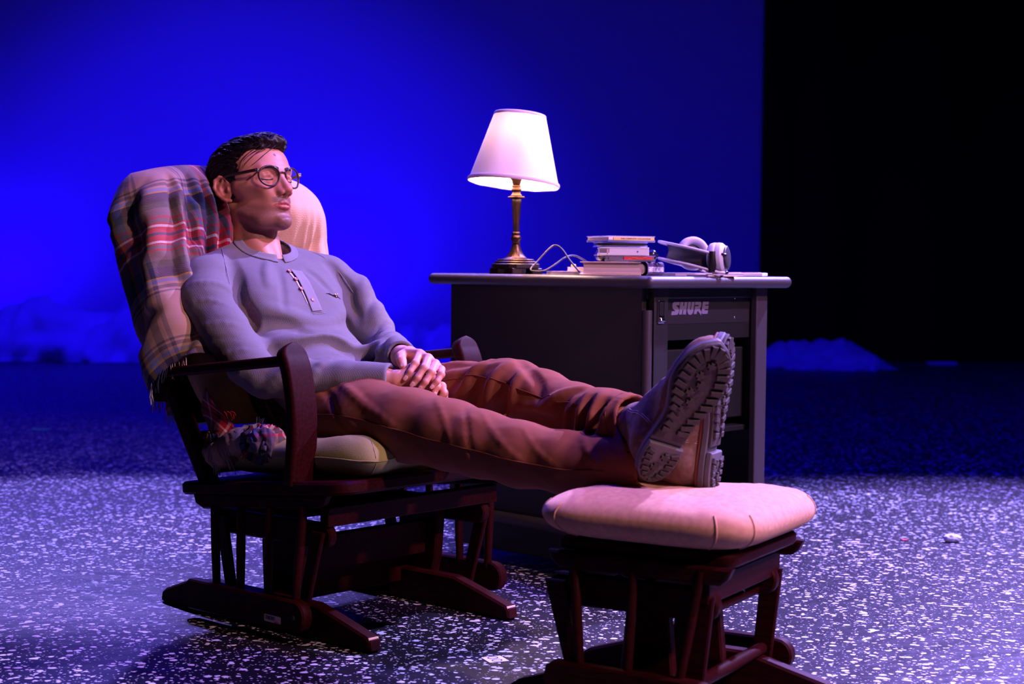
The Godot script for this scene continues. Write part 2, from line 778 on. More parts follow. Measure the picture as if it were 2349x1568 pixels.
func make_materials() -> void:
	# wood, dark red-brown varnish
	var w := mat("wood", rgb(56, 9, 12), 0.55)
	w.albedo_texture = noise_tex(0.02, 3, 512, Color(0.62, 0.55, 0.55), Color(1, 1, 1), 4)
	planes(w, Vector3(1.2, 9.0, 9.0))
	w.metallic_specular = 0.22
	mat("worn_wood", rgb(214, 170, 140), 0.7)

	var grain := noise_tex(0.06, 11, 256)
	var fine := noise_tex(0.25, 12, 256, Color.BLACK, Color.WHITE, 2)

	# cloths
	var waffle := relief(64, func(u: float, v: float) -> float:
		return 0.55 + 0.3 * cos(u * TAU * 4.0) + 0.18 * cos(v * TAU * 4.0) - 0.12 * cos(u * TAU * 4.0) * cos(v * TAU * 4.0))
	var s := cloth_mat("shirt", rgb(122, 118, 120), waffle, 0.06, 80.0, 0.3)
	s.albedo_texture = heather(rgb(255, 255, 255), rgb(188, 184, 190))
	s.uv1_scale = Vector3.ONE * 88.0
	var rib := relief(32, func(u: float, v: float) -> float: return 0.5 + 0.45 * cos(v * TAU * 4.0) + 0.03 * cos(u * TAU * 2.0))
	cloth_mat("shirt_rib", rgb(128, 123, 128), rib, 0.07, 62.0, 0.3)
	cloth_mat("shirt_plain", rgb(136, 131, 134), grain, 0.02, 22.0, 0.3)
	cloth_mat("shirt_lining", rgb(226, 196, 200), grain, 0.02, 22.0, 0.0)
	cloth_mat("shirt_inside", rgb(46, 30, 40), grain, 0.02, 22.0, 0.0)
	var twill := relief(64, func(u: float, v: float) -> float: return 0.5 + 0.4 * sin((u + v) * TAU * 6.0))
	cloth_mat("trousers", rgb(134, 80, 58), twill, 0.012, 100.0, 0.22)
	cloth_mat("trousers_seam", rgb(120, 66, 46), twill, 0.015, 45.0, 0.1)
	cloth_mat("cushion_beige", rgb(214, 176, 138), relief(64, func(u: float, v: float) -> float:
		return 0.5 + 0.25 * sin(v * TAU * 6.0 + 1.4 * sin(u * TAU * 2.0)) + 0.2 * sin(u * TAU * 5.0 + 2.0 * sin(v * TAU * 3.0))), 0.05, 26.0, 0.3)
	cloth_mat("cushion_olive", rgb(168, 164, 104), grain, 0.03, 16.0, 0.3)
	var suede := cloth_mat("suede", rgb(216, 166, 136), fine, 0.02, 20.0, 0.45)
	suede.albedo_texture = noise_tex(0.03, 14, 512, Color(0.86, 0.85, 0.85), Color(1, 1, 1), 5)
	suede.uv1_scale = Vector3.ONE * 3.0
	cloth_mat("seam_thread", rgb(196, 150, 120), fine, 0.01, 20.0, 0.0)
	cloth_mat("snow", rgb(232, 232, 238), grain, 0.6, 1.6, 0.2)
	var drape := cloth_mat("black_cloth", rgb(14, 13, 16), fine, 0.03, 12.0, 0.0)
	drape.rim_enabled = false
	cloth_mat("cyclorama", rgb(226, 226, 226), fine, 0.01, 3.0, 0.0)
	mat("black_paint", rgb(16, 16, 18), 0.85)

	# leather boots and rubber soles
	var leather := cloth_mat("boot_leather", rgb(150, 122, 112), grain, 0.05, 9.0, 0.35)
	leather.albedo_texture = noise_tex(0.02, 16, 512, Color(0.66, 0.64, 0.64), Color(1, 1, 1), 5)
	leather.uv1_scale = Vector3.ONE * 4.0
	mat("boot_welt", rgb(120, 60, 38), 0.7)
	mat("boot_thread", rgb(206, 186, 176), 0.8)
	var rub := mat("rubber", rgb(74, 66, 68), 0.75)
	rub.albedo_texture = noise_tex(0.05, 17, 256, Color(0.6, 0.6, 0.6), Color(1, 1, 1), 4)
	planes(rub, Vector3.ONE * 8.0)
	bump(rub, grain, 0.03)
	var rub2 := mat("rubber_side", rgb(86, 82, 92), 0.6)
	planes(rub2, Vector3.ONE * 8.0)
	bump(rub2, grain, 0.02)
	mat("boot_lining", rgb(18, 16, 18), 0.9)

	# rack
	var lam := mat("rack_black", rgb(30, 27, 31), 0.5)
	planes(lam, Vector3.ONE * 30.0)
	bump(lam, fine, 0.02)
	var lam2 := mat("rack_edge", rgb(60, 54, 62), 0.42)
	planes(lam2, Vector3.ONE * 30.0)
	bump(lam2, fine, 0.02)
	mat("rack_dark", rgb(8, 8, 10), 0.6)
	mat("chrome", rgb(210, 206, 214), 0.18, 1.0)
	mat("letter_grey", rgb(118, 110, 138), 0.6)

	# lamp
	var br := mat("bronze", rgb(104, 74, 52), 0.34, 0.8)
	br.albedo_texture = noise_tex(0.03, 21, 256, Color(0.5, 0.48, 0.46), Color(1, 1, 1), 4)
	planes(br, Vector3.ONE * 9.0)
	mat("bronze_dark", rgb(34, 20, 18), 0.32, 0.0)
	mat("brass_pale", rgb(176, 150, 112), 0.35, 0.8)
	mat("socket_shell", rgb(150, 128, 104), 0.4, 0.5)
	var sh := mat("lamp_shade", rgb(244, 228, 226), 0.9)
	sh.backlight_enabled = true
	sh.backlight = Color(0.20, 0.18, 0.172)
	var shade_weave := relief(32, func(u: float, v: float) -> float: return 0.5 + 0.25 * cos(u * TAU * 4.0) + 0.25 * cos(v * TAU * 4.0))
	planes(sh, Vector3.ONE * 60.0)
	bump(sh, shade_weave, 0.01)
	var tr := mat("shade_trim", rgb(240, 214, 226), 0.9)
	tr.backlight_enabled = true
	tr.backlight = Color(0.26, 0.22, 0.24)
	var bl := mat("lamp_bulb", rgb(255, 240, 225), 0.4)
	bl.emission_enabled = true
	bl.emission = Color(1.0, 0.86, 0.74)
	bl.emission_energy_multiplier = 4.0
	mat("cord_brown", rgb(40, 31, 30), 0.45)
	mat("cord_grey", rgb(120, 112, 118), 0.5)

	# things on the rack
	mat("paper", rgb(238, 222, 214), 0.9)
	mat("page_edges", rgb(244, 214, 214), 0.9).albedo_texture = page_lines()
	mat("board_cream", rgb(230, 205, 180), 0.7)
	mat("board_red", rgb(150, 30, 44), 0.6)
	mat("spine_purple", rgb(66, 44, 78), 0.45)
	mat("print_white", rgb(232, 226, 232), 0.6)
	mat("print_red", rgb(232, 64, 70), 0.5)
	mat("print_orange", rgb(240, 150, 70), 0.5)
	mat("print_yellow", rgb(238, 206, 120), 0.5)
	mat("print_blue", rgb(90, 150, 200), 0.5)
	mat("print_pink", rgb(226, 90, 130), 0.5)
	mat("print_grey", rgb(120, 110, 122), 0.6)
	mat("print_black", rgb(22, 20, 24), 0.5)
	mat("case_white", rgb(236, 232, 238), 0.35)
	var cl := mat("clear_plastic", Color(0.95, 0.94, 0.97, 0.16), 0.06)
	cl.transparency = BaseMaterial3D.TRANSPARENCY_ALPHA
	mat("case_black", rgb(26, 22, 26), 0.22)
	mat("case_brown", rgb(66, 44, 40), 0.35)
	mat("magazine", rgb(200, 180, 170), 0.5)
	mat("hp_grey", rgb(196, 190, 204), 0.42)
	mat("hp_dark", rgb(44, 40, 50), 0.5)
	mat("hp_band", rgb(36, 32, 42), 0.6)
	cloth_mat("hp_pad", rgb(188, 180, 196), fine, 0.02, 20.0, 0.4)
	mat("hp_black", rgb(20, 18, 22), 0.35)

	# person
	var skin := mat("skin", Color(1, 1, 1), 0.5)
	skin.vertex_color_use_as_albedo = true
	skin.metallic_specular = 0.42
	skin.subsurf_scatter_enabled = true
	skin.subsurf_scatter_strength = 0.12
	planes(skin, Vector3.ONE * 26.0)
	bump(skin, fine, 0.006)
	var hair := mat("hair", rgb(24, 13, 13), 0.5)
	hair.metallic_specular = 0.4
	mat("lash", rgb(22, 14, 14), 0.7)
	mat("eye_white", rgb(214, 200, 200), 0.25)
	mat("nail", rgb(232, 178, 172), 0.3)
	mat("frame_brown", rgb(64, 38, 34), 0.24)
	var lens := mat("lens_glass", Color(0.96, 0.95, 1.0, 0.01), 0.03)
	lens.metallic_specular = 0.25
	lens.transparency = BaseMaterial3D.TRANSPARENCY_ALPHA
	mat("button", rgb(170, 112, 96), 0.35)
	mat("pin_metal", rgb(226, 186, 180), 0.25, 0.9)

	# throw
	var pl := mat("plaid", Color(1, 1, 1), 0.95)
	pl.metallic_specular = 0.15
	pl.albedo_texture = plaid_image()
	pl.rim_enabled = true
	pl.rim = 0.2
	bump(pl, relief(128, func(u: float, v: float) -> float: return 0.5 + 0.4 * sin((u + v) * TAU * 16.0) * cos(v * TAU * 32.0)), 0.05)
	for q in [["fringe_tan", rgb(190, 160, 142)], ["fringe_navy", rgb(34, 40, 66)], ["fringe_red", rgb(168, 24, 40)], ["fringe_white", rgb(220, 214, 216)], ["fringe_gold", rgb(186, 140, 56)], ["fringe_blue", rgb(104, 122, 168)]]:
		mat(q[0], q[1], 0.95)

	# floor
	var fl := mat("stage_floor", Color(1, 1, 1), 0.42)
	fl.metallic_specular = 0.5
	fl.albedo_texture = speckles(2048, 2.0)
	planes(fl, Vector3(0.5, 0.5, 0.5), true)
	bump(fl, noise_tex(0.03, 31, 512), 0.25)
	mat("tape_white", rgb(226, 218, 222), 0.7)
	mat("tape_cyan", rgb(60, 200, 190), 0.6)
	mat("tape_red", rgb(190, 60, 80), 0.6)


func heather(a: Color, b: Color) -> ImageTexture:
	var im := Image.create_empty(256, 256, false, Image.FORMAT_RGB8)
	im.fill(a)
	var r := RandomNumberGenerator.new()
	r.seed = 5
	for i in 2200:
		var y := r.randi() % 256
		var x := r.randi() % 256
		var col := a.lerp(b, r.randf())
		im.fill_rect(Rect2i(x, y, r.randi_range(2, 9), 1), col)
	return ImageTexture.create_from_image(im)


func page_lines() -> ImageTexture:
	var im := Image.create_empty(8, 128, false, Image.FORMAT_RGB8)
	var r := RandomNumberGenerator.new()
	r.seed = 9
	for y in 128:
		var k := 0.86 + 0.14 * r.randf()
		im.fill_rect(Rect2i(0, y, 8, 1), Color(k, k, k))
	return ImageTexture.create_from_image(im)


# black paint spattered with drops of white paint; side metres of floor
func speckles(size: int, side: float) -> ImageTexture:
	var im := Image.create_empty(size, size, false, Image.FORMAT_RGBA8)
	im.fill(rgb(15, 14, 20))
	var r := RandomNumberGenerator.new()
	r.seed = 77
	var px := size / side
	var stamps := []
	for i in 26:
		var rad := 1.4 + pow(i / 25.0, 1.9) * 6.2
		var w := int(ceil(rad)) * 3 + 2
		var st := Image.create_empty(w, w, false, Image.FORMAT_RGBA8)
		var sx := r.randf_range(0.7, 1.35)
		var skew := r.randf_range(-0.5, 0.5)
		for y in w:
			for x in w:
				var q := Vector2(x - w / 2.0 + 0.5, y - w / 2.0 + 0.5)
				q.x = q.x * sx + q.y * skew
				var a := clampf(rad + 0.5 - q.length() + 0.5 * sin(q.angle() * 3.0 + i), 0.0, 1.0)
				var k := r.randf_range(0.9, 1.0)
				st.set_pixel(x, y, Color(0.86 * k, 0.86 * k, 0.88 * k, a))
		stamps.append(st)
	for i in int(side * side * 5200):
		var q := int(pow(r.randf(), 2.6) * 26.0)
		var st: Image = stamps[mini(q, 25)]
		var p := Vector2i(r.randi() % size, r.randi() % size)
		im.blend_rect(st, Rect2i(Vector2i.ZERO, st.get_size()), p)
		# wrap round the edge
		if p.x + st.get_width() > size or p.y + st.get_height() > size:
			im.blend_rect(st, Rect2i(Vector2i.ZERO, st.get_size()), Vector2i(p.x - size if p.x + st.get_width() > size else p.x, p.y - size if p.y + st.get_height() > size else p.y))
	im.convert(Image.FORMAT_RGB8)
	return ImageTexture.create_from_image(im)


# woven tartan: the same run of bands for warp and weft
func plaid_image() -> ImageTexture:
	var n := 639
	var tan_ := rgb(178, 146, 124)
	var grey := rgb(92, 84, 90)
	var navy := rgb(34, 40, 70)
	var green := rgb(44, 66, 62)
	var red := rgb(178, 24, 44)
	var white := rgb(226, 220, 222)
	var gold := rgb(176, 138, 58)
	var blue := rgb(110, 126, 172)
	var run := [[tan_, 74], [grey, 8], [tan_, 8], [grey, 14], [tan_, 10], [blue, 14], [gold, 7], [navy, 40], [green, 26], [grey, 36], [red, 7], [grey, 18], [red, 7], [white, 9], [red, 24], [navy, 12], [red, 24], [white, 9], [red, 7], [grey, 18], [red, 7], [grey, 36], [green, 26], [navy, 40], [gold, 7], [blue, 14], [tan_, 10], [grey, 14], [tan_, 8], [grey, 8], [tan_, 40]]
	var line := []
	for q in run:
		for i in q[1]:
			line.append(q[0])
	while line.size() < n:
		line.append(tan_)
	var im := Image.create_empty(n, n, false, Image.FORMAT_RGB8)
	for y in n:
		for x in n:
			var over := (x + y) % 4 < 2
			var a: Color = line[x]
			var b: Color = line[y]
			im.set_pixel(x, y, a.lerp(b, 0.82 if over else 0.25))
	return ImageTexture.create_from_image(im)


# ---------------------------------------------------------------- the stage

func struct(called: String, m: MB, material: Material) -> MeshInstance3D:
	var o := part(called, m, material, self)
	o.set_meta("kind", "structure")
	return o


func build_stage() -> void:
	struct("floor", MB.new().rbox(Vector3(24, 0.2, 28), 0.001, xf(Vector3(0, -0.1, -6)), 1), mats.stage_floor)
	struct("wall_back", MB.new().rbox(Vector3(24, 9, 0.2), 0.001, xf(Vector3(0, 4.4, -17.5)), 1), mats.black_paint)
	struct("wall_left", MB.new().rbox(Vector3(0.2, 9, 28), 0.001, xf(Vector3(-11.9, 4.4, -6)), 1), mats.black_paint)
	struct("wall_right", MB.new().rbox(Vector3(0.2, 9, 28), 0.001, xf(Vector3(11.9, 4.4, -6)), 1), mats.black_paint)
	struct("wall_front", MB.new().rbox(Vector3(24, 9, 0.2), 0.001, xf(Vector3(0, 4.4, 7.9)), 1), mats.black_paint)
	struct("ceiling", MB.new().rbox(Vector3(24, 0.2, 28), 0.001, xf(Vector3(0, 8.9, -6)), 1), mats.black_paint)
	# the white cloth that closes the stage
	var cyc := part("cyclorama", MB.new().rbox(Vector3(13.0, 8.0, 0.02), 0.005, xf(Vector3(-3.0, 4.0, -15.4)), 1), mats.cyclorama, self)
	tag(cyc, "tall stage backcloth washed in deep blue light behind the seated man", "backdrop")
	# black leg curtains on the right, the second a little nearer
	curtain("black flat stage curtain whose straight edge ends the blue backcloth", Vector3(2.36, 0, -15.0), 3.0, 0.03, 5)
	curtain("black folded stage curtain at the outer side, overlapping the flat one", Vector3(2.62, 0, -14.75), 6.0, 0.06, 6)
	# banks of artificial snow along the foot of the cloth
	snow_bank("long low snow bank at the foot of the backcloth, left of the chair", Vector3(-4.15, 0, -13.85), 3.9, 0.60, 0.42, 3)
	snow_bank("snow bank between the man's arm and the black rack", Vector3(-0.68, 0, -13.8), 2.9, 0.46, 0.42, 8)
	snow_bank("pointed snow heap in front of the black curtain, right of the rack", Vector3(2.72, 0, -13.7), 1.25, 0.42, 0.4, 14)


func curtain(label: String, p: Vector3, w: float, amp: float, folds: int) -> void:
	var m := MB.new().cloth(int(w * 16), 6, func(u: float, v: float) -> Vector3:
		return Vector3(u * w, v * 8.0 + 0.01, amp * sin(u * w * folds) * smoothstep(0.0, 0.06, u)), 0.012)
	var o := part("stage_curtain", m, mats.black_cloth, self)
	o.position = p
	tag(o, label, "curtain")


func snow_bank(label: String, p: Vector3, w: float, h: float, d: float, s: int) -> void:
	var n := FastNoiseLite.new()
	n.seed = s
	n.frequency = 1.3
	n.fractal_octaves = 4
	var m := MB.new().sheet(90, 26, func(u: float, v: float) -> Vector3:
		var x := (u - 0.5) * w
		var e := clampf(minf(u, 1.0 - u) * 5.0, 0.0, 1.0)
		var top := h * pow(e, 0.7) * (0.78 + 0.55 * n.get_noise_2d(x * 0.8, 3.0))
		if s == 14:   # one sharp peak
			top = h * (clampf(1.0 - absf(u - 0.62) * 2.6, 0.0, 1.0) * 0.62 + 0.42 * clampf(1.0 - absf(u - 0.2) * 2.4, 0.0, 1.0))
		var a := v * PI
		var q := Vector3(x, sin(a) * top, cos(a) * d * (0.4 + 0.6 * e))
		var lump := 0.16 * n.get_noise_3d(x * 1.4, q.y * 2.4 + 7.0, q.z * 2.0) + 0.05 * n.get_noise_3d(x * 5.0, q.y * 6.0, q.z * 5.0)
		q += Vector3(0, lump * sin(a) * 0.7, lump * cos(a)) * e
		q.y = maxf(q.y, 0.0)
		return q)
	var o := part("snow_bank", m, mats.snow, self)
	o.position = p
	tag(o, label, "snow", "")


# ---------------------------------------------------------------- equipment rack

const RACK_TOP := 0.83

func build_rack() -> void:
	var t := thing("equipment_rack", "black rolling equipment rack with a rounded grey-edged top, behind the man's legs", "rack", RACK_AT, RACK_TURN)
	var w := 0.533
	var d := 0.77
	# x runs along the front to the right, z runs back (negative)
	part("side_panel", MB.new().rbox(Vector3(0.018, 0.69, d - 0.03), 0.003, xf(Vector3(0.012, 0.455, -d / 2 - 0.006))), mats.rack_black, t)
	part("side_panel", MB.new().rbox(Vector3(0.018, 0.69, d - 0.03), 0.003, xf(Vector3(w - 0.012, 0.455, -d / 2 - 0.006))), mats.rack_black, t)
	part("back_panel", MB.new().rbox(Vector3(w - 0.04, 0.42, 0.015), 0.003, xf(Vector3(w / 2, 0.59, -d + 0.02))), mats.rack_black, t)
	part("top", MB.new().rbox(Vector3(w + 0.1, 0.032, d + 0.09), 0.0158, xf(Vector3(w / 2, RACK_TOP - 0.016, -d / 2 + 0.005)), 4), mats.rack_edge, t)
	part("top_frame", MB.new().rbox(Vector3(w - 0.03, 0.03, d - 0.03), 0.004, xf(Vector3(w / 2, 0.785, -d / 2))), mats.rack_dark, t)
	# front frame
	part("corner_post", MB.new().tube([Vector3(0.013, 0.11, -0.012), Vector3(0.013, 0.74, -0.012)], 0.013, 14), mats.rack_edge, t)
	part("front_stile", MB.new().rbox(Vector3(0.058, 0.69, 0.022), 0.003, xf(Vector3(0.058, 0.455, -0.012))), mats.rack_black, t)
	part("front_stile", MB.new().rbox(Vector3(0.052, 0.69, 0.022), 0.004, xf(Vector3(w - 0.028, 0.455, -0.012))), mats.rack_edge, t)
	part("front_rail", MB.new().rbox(Vector3(w - 0.12, 0.06, 0.018), 0.003, xf(Vector3(w / 2, 0.14, -0.016))), mats.rack_black, t)
	part("shelf", MB.new().rbox(Vector3(w - 0.05, 0.016, d - 0.08), 0.003, xf(Vector3(w / 2, 0.40, -d / 2))), mats.rack_dark, t)
	# chrome latch on the front stile
	var latch := part("latch", MB.new().rbox(Vector3(0.026, 0.062, 0.006), 0.003, xf(Vector3(0.052, 0.736, 0.002))), mats.chrome, t)
	part("latch_slot", MB.new().rbox(Vector3(0.017, 0.036, 0.004), 0.002, xf(Vector3(0.052, 0.743, 0.0045))), mats.rack_dark, latch)
	part("latch_lip", MB.new().rbox(Vector3(0.018, 0.012, 0.009), 0.003, xf(Vector3(0.0525, 0.715, 0.006), Vector3(-20, 0, 0))), mats.chrome, latch)
	# blank panel with the maker's lettering
	part("blank_panel", MB.new().rbox(Vector3(0.40, 0.045, 0.006), 0.001, xf(Vector3(0.285, 0.680, -0.03))), mats.rack_dark, t)
	var p := part("logo_panel", MB.new().rbox(Vector3(0.40, 0.088, 0.006), 0.001, xf(Vector3(0.285, 0.742, -0.03))), mats.rack_black, t)
	var letters := [
		[740, 400, 880, 400, 865, 487, 775, 487, 850, 560, 862, 620, 848, 690, 815, 730, 650, 735, 668, 640, 760, 635, 700, 580, 678, 520, 690, 440],
		[895, 405, 985, 405, 968, 520, 998, 505, 1010, 405, 1085, 405, 1050, 725, 965, 725, 982, 600, 957, 612, 940, 725, 862, 725],
		[1105, 405, 1190, 405, 1160, 610, 1183, 618, 1210, 405, 1285, 405, 1255, 640, 1235, 700, 1190, 738, 1140, 738, 1100, 700, 1085, 620],
		[1303, 405, 1450, 405, 1478, 440, 1462, 540, 1432, 590, 1480, 660, 1468, 762, 1385, 650, 1360, 650, 1345, 720, 1270, 722, 1300, 520, 1390, 520, 1415, 490, 1292, 487],
		[1520, 405, 1685, 405, 1672, 487, 1590, 487, 1572, 512, 1680, 512, 1668, 600, 1575, 600, 1560, 630, 1665, 630, 1650, 722, 1490, 722, 1486, 660, 1508, 480]]
	for q in letters:
		var poly := PackedVector2Array()
		for i in range(0, q.size(), 2):
			poly.append(Vector2((q[i] - 650) / 1035.0 * 0.163, (735 - q[i + 1]) / 335.0 * 0.036))
		part("letter", MB.new().slab(poly, 0.002, 0.0003, xf(Vector3(0.128, 0.725, -0.0262))), mats.letter_grey, p)
	for x in [0.12, 0.43]:
		for y in [0.715, 0.77]:
			part("screw", MB.new().lathe([Vector2(0, 0.002), Vector2(0.003, 0.0018), Vector2(0.004, 0.0), Vector2(0, 0)], 10, xf(Vector3(x - 0.02, y, -0.027), Vector3(90, 0, 0))), mats.chrome, p)
	part("dark_unit", MB.new().rbox(Vector3(0.40, 0.2, 0.3), 0.004, xf(Vector3(0.285, 0.53, -0.2))), mats.rack_dark, t)
	# base: protruding bumper bar, recessed plinth, castors
	part("bumper_bar", MB.new().rbox(Vector3(0.035, 0.036, d), 0.016, xf(Vector3(-0.006, 0.132, -d / 2)), 3), mats.rack_edge, t)
	part("bumper_bar", MB.new().rbox(Vector3(0.035, 0.036, d), 0.016, xf(Vector3(w + 0.004, 0.132, -d / 2)), 3), mats.rack_edge, t)
	part("plinth", MB.new().rbox(Vector3(w - 0.03, 0.085, d - 0.04), 0.004, xf(Vector3(w / 2, 0.075, -d / 2))), mats.rack_black, t)
	for x in [0.08, w - 0.08]:
		for z in [-0.08, -d + 0.08]:
			part("castor", MB.new().lathe([Vector2(0, -0.012), Vector2(0.02, -0.012), Vector2(0.025, -0.008), Vector2(0.025, 0.008), Vector2(0.02, 0.012), Vector2(0, 0.012)], 18, xf(Vector3(x, 0.025, z), Vector3(0, 0, 90))), mats.rack_dark, t)


func on_rack(x: float, z: float, y := 0.0) -> Vector3:
	return RACK_AT + Basis(Vector3.UP, deg_to_rad(RACK_TURN)) * Vector3(x, 0, z) + Vector3(0, RACK_TOP + y, 0)


# ---------------------------------------------------------------- table lamp

func build_lamp() -> void:
	var t := thing("table_lamp", "lit table lamp with a fluted bronze stem and tilted white cone shade", "lamp", on_rack(0.053, -0.541), 38.0)
	# square foot on four corner blocks
	var foot := part("base", MB.new().slab(chamfered_square(0.112, 0.016), 0.014, 0.002, Transform3D(Basis(Vector3.RIGHT, -PI / 2), Vector3(0, 0.023, 0))), mats.bronze_dark, t)
	for sx in [1.0, -1.0]:
		for sz in [1.0, -1.0]:
			part("foot", MB.new().slab(poly([-0.019, 0, 0.019, 0, 0.017, 0.006, 0.017, 0.017, -0.017, 0.017, -0.017, 0.006]), 0.034, 0.002, xf(Vector3(0.037 * sx, 0, 0.037 * sz))), mats.bronze_dark, foot)
	part("base_step", MB.new().slab(chamfered_square(0.096, 0.012), 0.007, 0.002, Transform3D(Basis(Vector3.RIGHT, -PI / 2), Vector3(0, 0.0335, 0))), mats.bronze, t)
	part("base_step", MB.new().slab(chamfered_square(0.084, 0.01), 0.006, 0.002, Transform3D(Basis(Vector3.RIGHT, -PI / 2), Vector3(0, 0.040, 0))), mats.bronze, t)
	# fluted bell, square below and round above
	var bell := MB.new().sheet(64, 14, func(u: float, v: float) -> Vector3:
		var a := u * TAU
		var r := lerpf(0.040, 0.0098, pow(v, 0.42))
		var sq := lerpf(0.28, 0.0, smoothstep(0.0, 0.6, v))
		var k := 1.0 / maxf(absf(cos(a)), absf(sin(a)))
		r *= lerpf(1.0, k, sq) * (1.0 - 0.05 * (0.5 + 0.5 * cos(a * 20.0)) * (1.0 - v))
		return Vector3(cos(a) * r, 0.042 + v * 0.046, sin(a) * r), Vector2.ONE, true)
	part("bell", bell, mats.bronze, t)
	part("collar", MB.new().lathe([Vector2(0, 0.084), Vector2(0.0115, 0.085), Vector2(0.0125, 0.09), Vector2(0.0105, 0.094), Vector2(0.0145, 0.099), Vector2(0.015, 0.104), Vector2(0.0125, 0.109), Vector2(0.0105, 0.111), Vector2(0.0125, 0.115), Vector2(0.012, 0.119), Vector2(0.009, 0.121), Vector2(0, 0.122)], 32), mats.bronze, t)
	part("column", MB.new().lathe([Vector2(0, 0.118), Vector2(0.0092, 0.119), Vector2(0.0105, 0.15), Vector2(0.0135, 0.2), Vector2(0.0155, 0.218), Vector2(0, 0.219)], 28), mats.bronze_dark, t)
	part("ring", MB.new().slab(chamfered_square(0.042, 0.008), 0.005, 0.0015, Transform3D(Basis(Vector3.RIGHT, -PI / 2), Vector3(0, 0.2195, 0))), mats.bronze, t)
	part("ring", MB.new().lathe([Vector2(0, 0.220), Vector2(0.018, 0.2215), Vector2(0.0155, 0.226), Vector2(0.0115, 0.230), Vector2(0.0125, 0.233), Vector2(0.0105, 0.2355), Vector2(0.0140, 0.239), Vector2(0.0145, 0.243), Vector2(0.0115, 0.247), Vector2(0.0135, 0.251), Vector2(0.0125, 0.254), Vector2(0, 0.255)], 32), mats.bronze, t)
	part("cup", MB.new().lathe([Vector2(0, 0.252), Vector2(0.0095, 0.253), Vector2(0.0125, 0.262), Vector2(0.0155, 0.270), Vector2(0.0215, 0.2785), Vector2(0.0245, 0.281), Vector2(0.024, 0.2825), Vector2(0, 0.283)], 72, Transform3D.IDENTITY, 24, 0.07, 1, 4), mats.bronze, t)
	part("cap", MB.new().lathe([Vector2(0, 0.281), Vector2(0.015, 0.282), Vector2(0.0125, 0.288), Vector2(0.009, 0.2915), Vector2(0.0085, 0.293), Vector2(0, 0.2935)], 28), mats.brass_pale, t)
	part("socket", MB.new().lathe([Vector2(0, 0.29), Vector2(0.0088, 0.291), Vector2(0.0092, 0.306), Vector2(0.0075, 0.3085), Vector2(0.0075, 0.312), Vector2(0.0098, 0.3135), Vector2(0.0098, 0.3225), Vector2(0.0165, 0.326), Vector2(0.0165, 0.352), Vector2(0, 0.353)], 28), mats.socket_shell, t)
	# bulb with the light inside it
	var bulb := part("bulb", MB.new().lathe([Vector2(0, 0.352), Vector2(0.013, 0.353), Vector2(0.014, 0.362), Vector2(0.024, 0.378), Vector2(0.03, 0.395), Vector2(0.028, 0.412), Vector2(0.018, 0.424), Vector2(0, 0.428)], 24), mats.lamp_bulb, t)
	var l := OmniLight3D.new()
	l.name = "lamp_light"
	l.light_color = Color(1.0, 0.80, 0.70)
	l.light_energy = 0.70
	l.light_size = 0.028
	l.omni_range = 14.0
	l.omni_attenuation = 2.0
	l.shadow_enabled = true
	t.add_child(l)
	l.position = Vector3(0, 0.396, 0)
	# shade, leaning a little to the right and back
	var tilt := Basis.from_euler(Vector3(0, deg_to_rad(-38.0), 0)) * Basis.from_euler(Vector3(deg_to_rad(-4.2), 0, deg_to_rad(-5.0)))
	var sx := Transform3D(tilt, Vector3(0, 0.36, 0))
	var y0 := -0.105
	var y1 := 0.098
	var r0 := 0.131
	var r1 := 0.0735
	var cone := MB.new().sheet(72, 10, func(u: float, v: float) -> Vector3:
		var a := u * TAU
		var r := lerpf(r0, r1, v) * (1.0 + 0.004 * cos(a * 9.0))
		return sx * Vector3(cos(a) * r, lerpf(y0, y1, v), sin(a) * r), Vector2.ONE, true)
	var shade := part("shade", cone, mats.lamp_shade, t)
	for q in [[0.0, 0.006, 0.012], [1.0, -0.005, 0.011]]:
		var y: float = lerpf(y0, y1, q[0])
		var r: float = lerpf(r0, r1, q[0])
		var trim := MB.new().sheet(72, 8, func(u: float, v: float) -> Vector3:
			var a := u * TAU
			var b := v * TAU
			return sx * Vector3(cos(a) * (r + cos(b) * 0.0022), y + q[1] + sin(b) * q[2] / 2, sin(a) * (r + cos(b) * 0.0022)), Vector2.ONE, true)
		part("trim", trim, mats.shade_trim, shade)
	for i in 3:
		var a := TAU * (i + 0.2) / 3.0
		part("shade_spoke", MB.new().tube([sx * Vector3(0, 0.09, 0), sx * Vector3(cos(a) * 0.072, 0.096, sin(a) * 0.072)], 0.0015, 6), mats.bronze, t)
	part("harp", MB.new().tube(smooth_path([Vector3(0.012, 0.325, 0), Vector3(0.036, 0.36, 0), Vector3(0.038, 0.405, 0), Vector3(0.014, 0.442, 0), Vector3(0.0, 0.449, 0), Vector3(-0.014, 0.442, 0), Vector3(-0.038, 0.405, 0), Vector3(-0.036, 0.36, 0), Vector3(-0.012, 0.325, 0)], 4), 0.0016, 6), mats.bronze, t)
	part("finial", MB.new().lathe([Vector2(0, 0.444), Vector2(0.004, 0.446), Vector2(0.003, 0.452), Vector2(0.007, 0.457), Vector2(0.004, 0.464), Vector2(0, 0.467)], 16), mats.bronze, t)


func chamfered_square(side: float, cut: float) -> PackedVector2Array:
	var h := side / 2.0
	return poly([h, -h + cut, h, h - cut, h - cut, h, -h + cut, h, -h, h - cut, -h, -h + cut, -h + cut, -h, h - cut, -h])


# ---------------------------------------------------------------- things lying on the rack

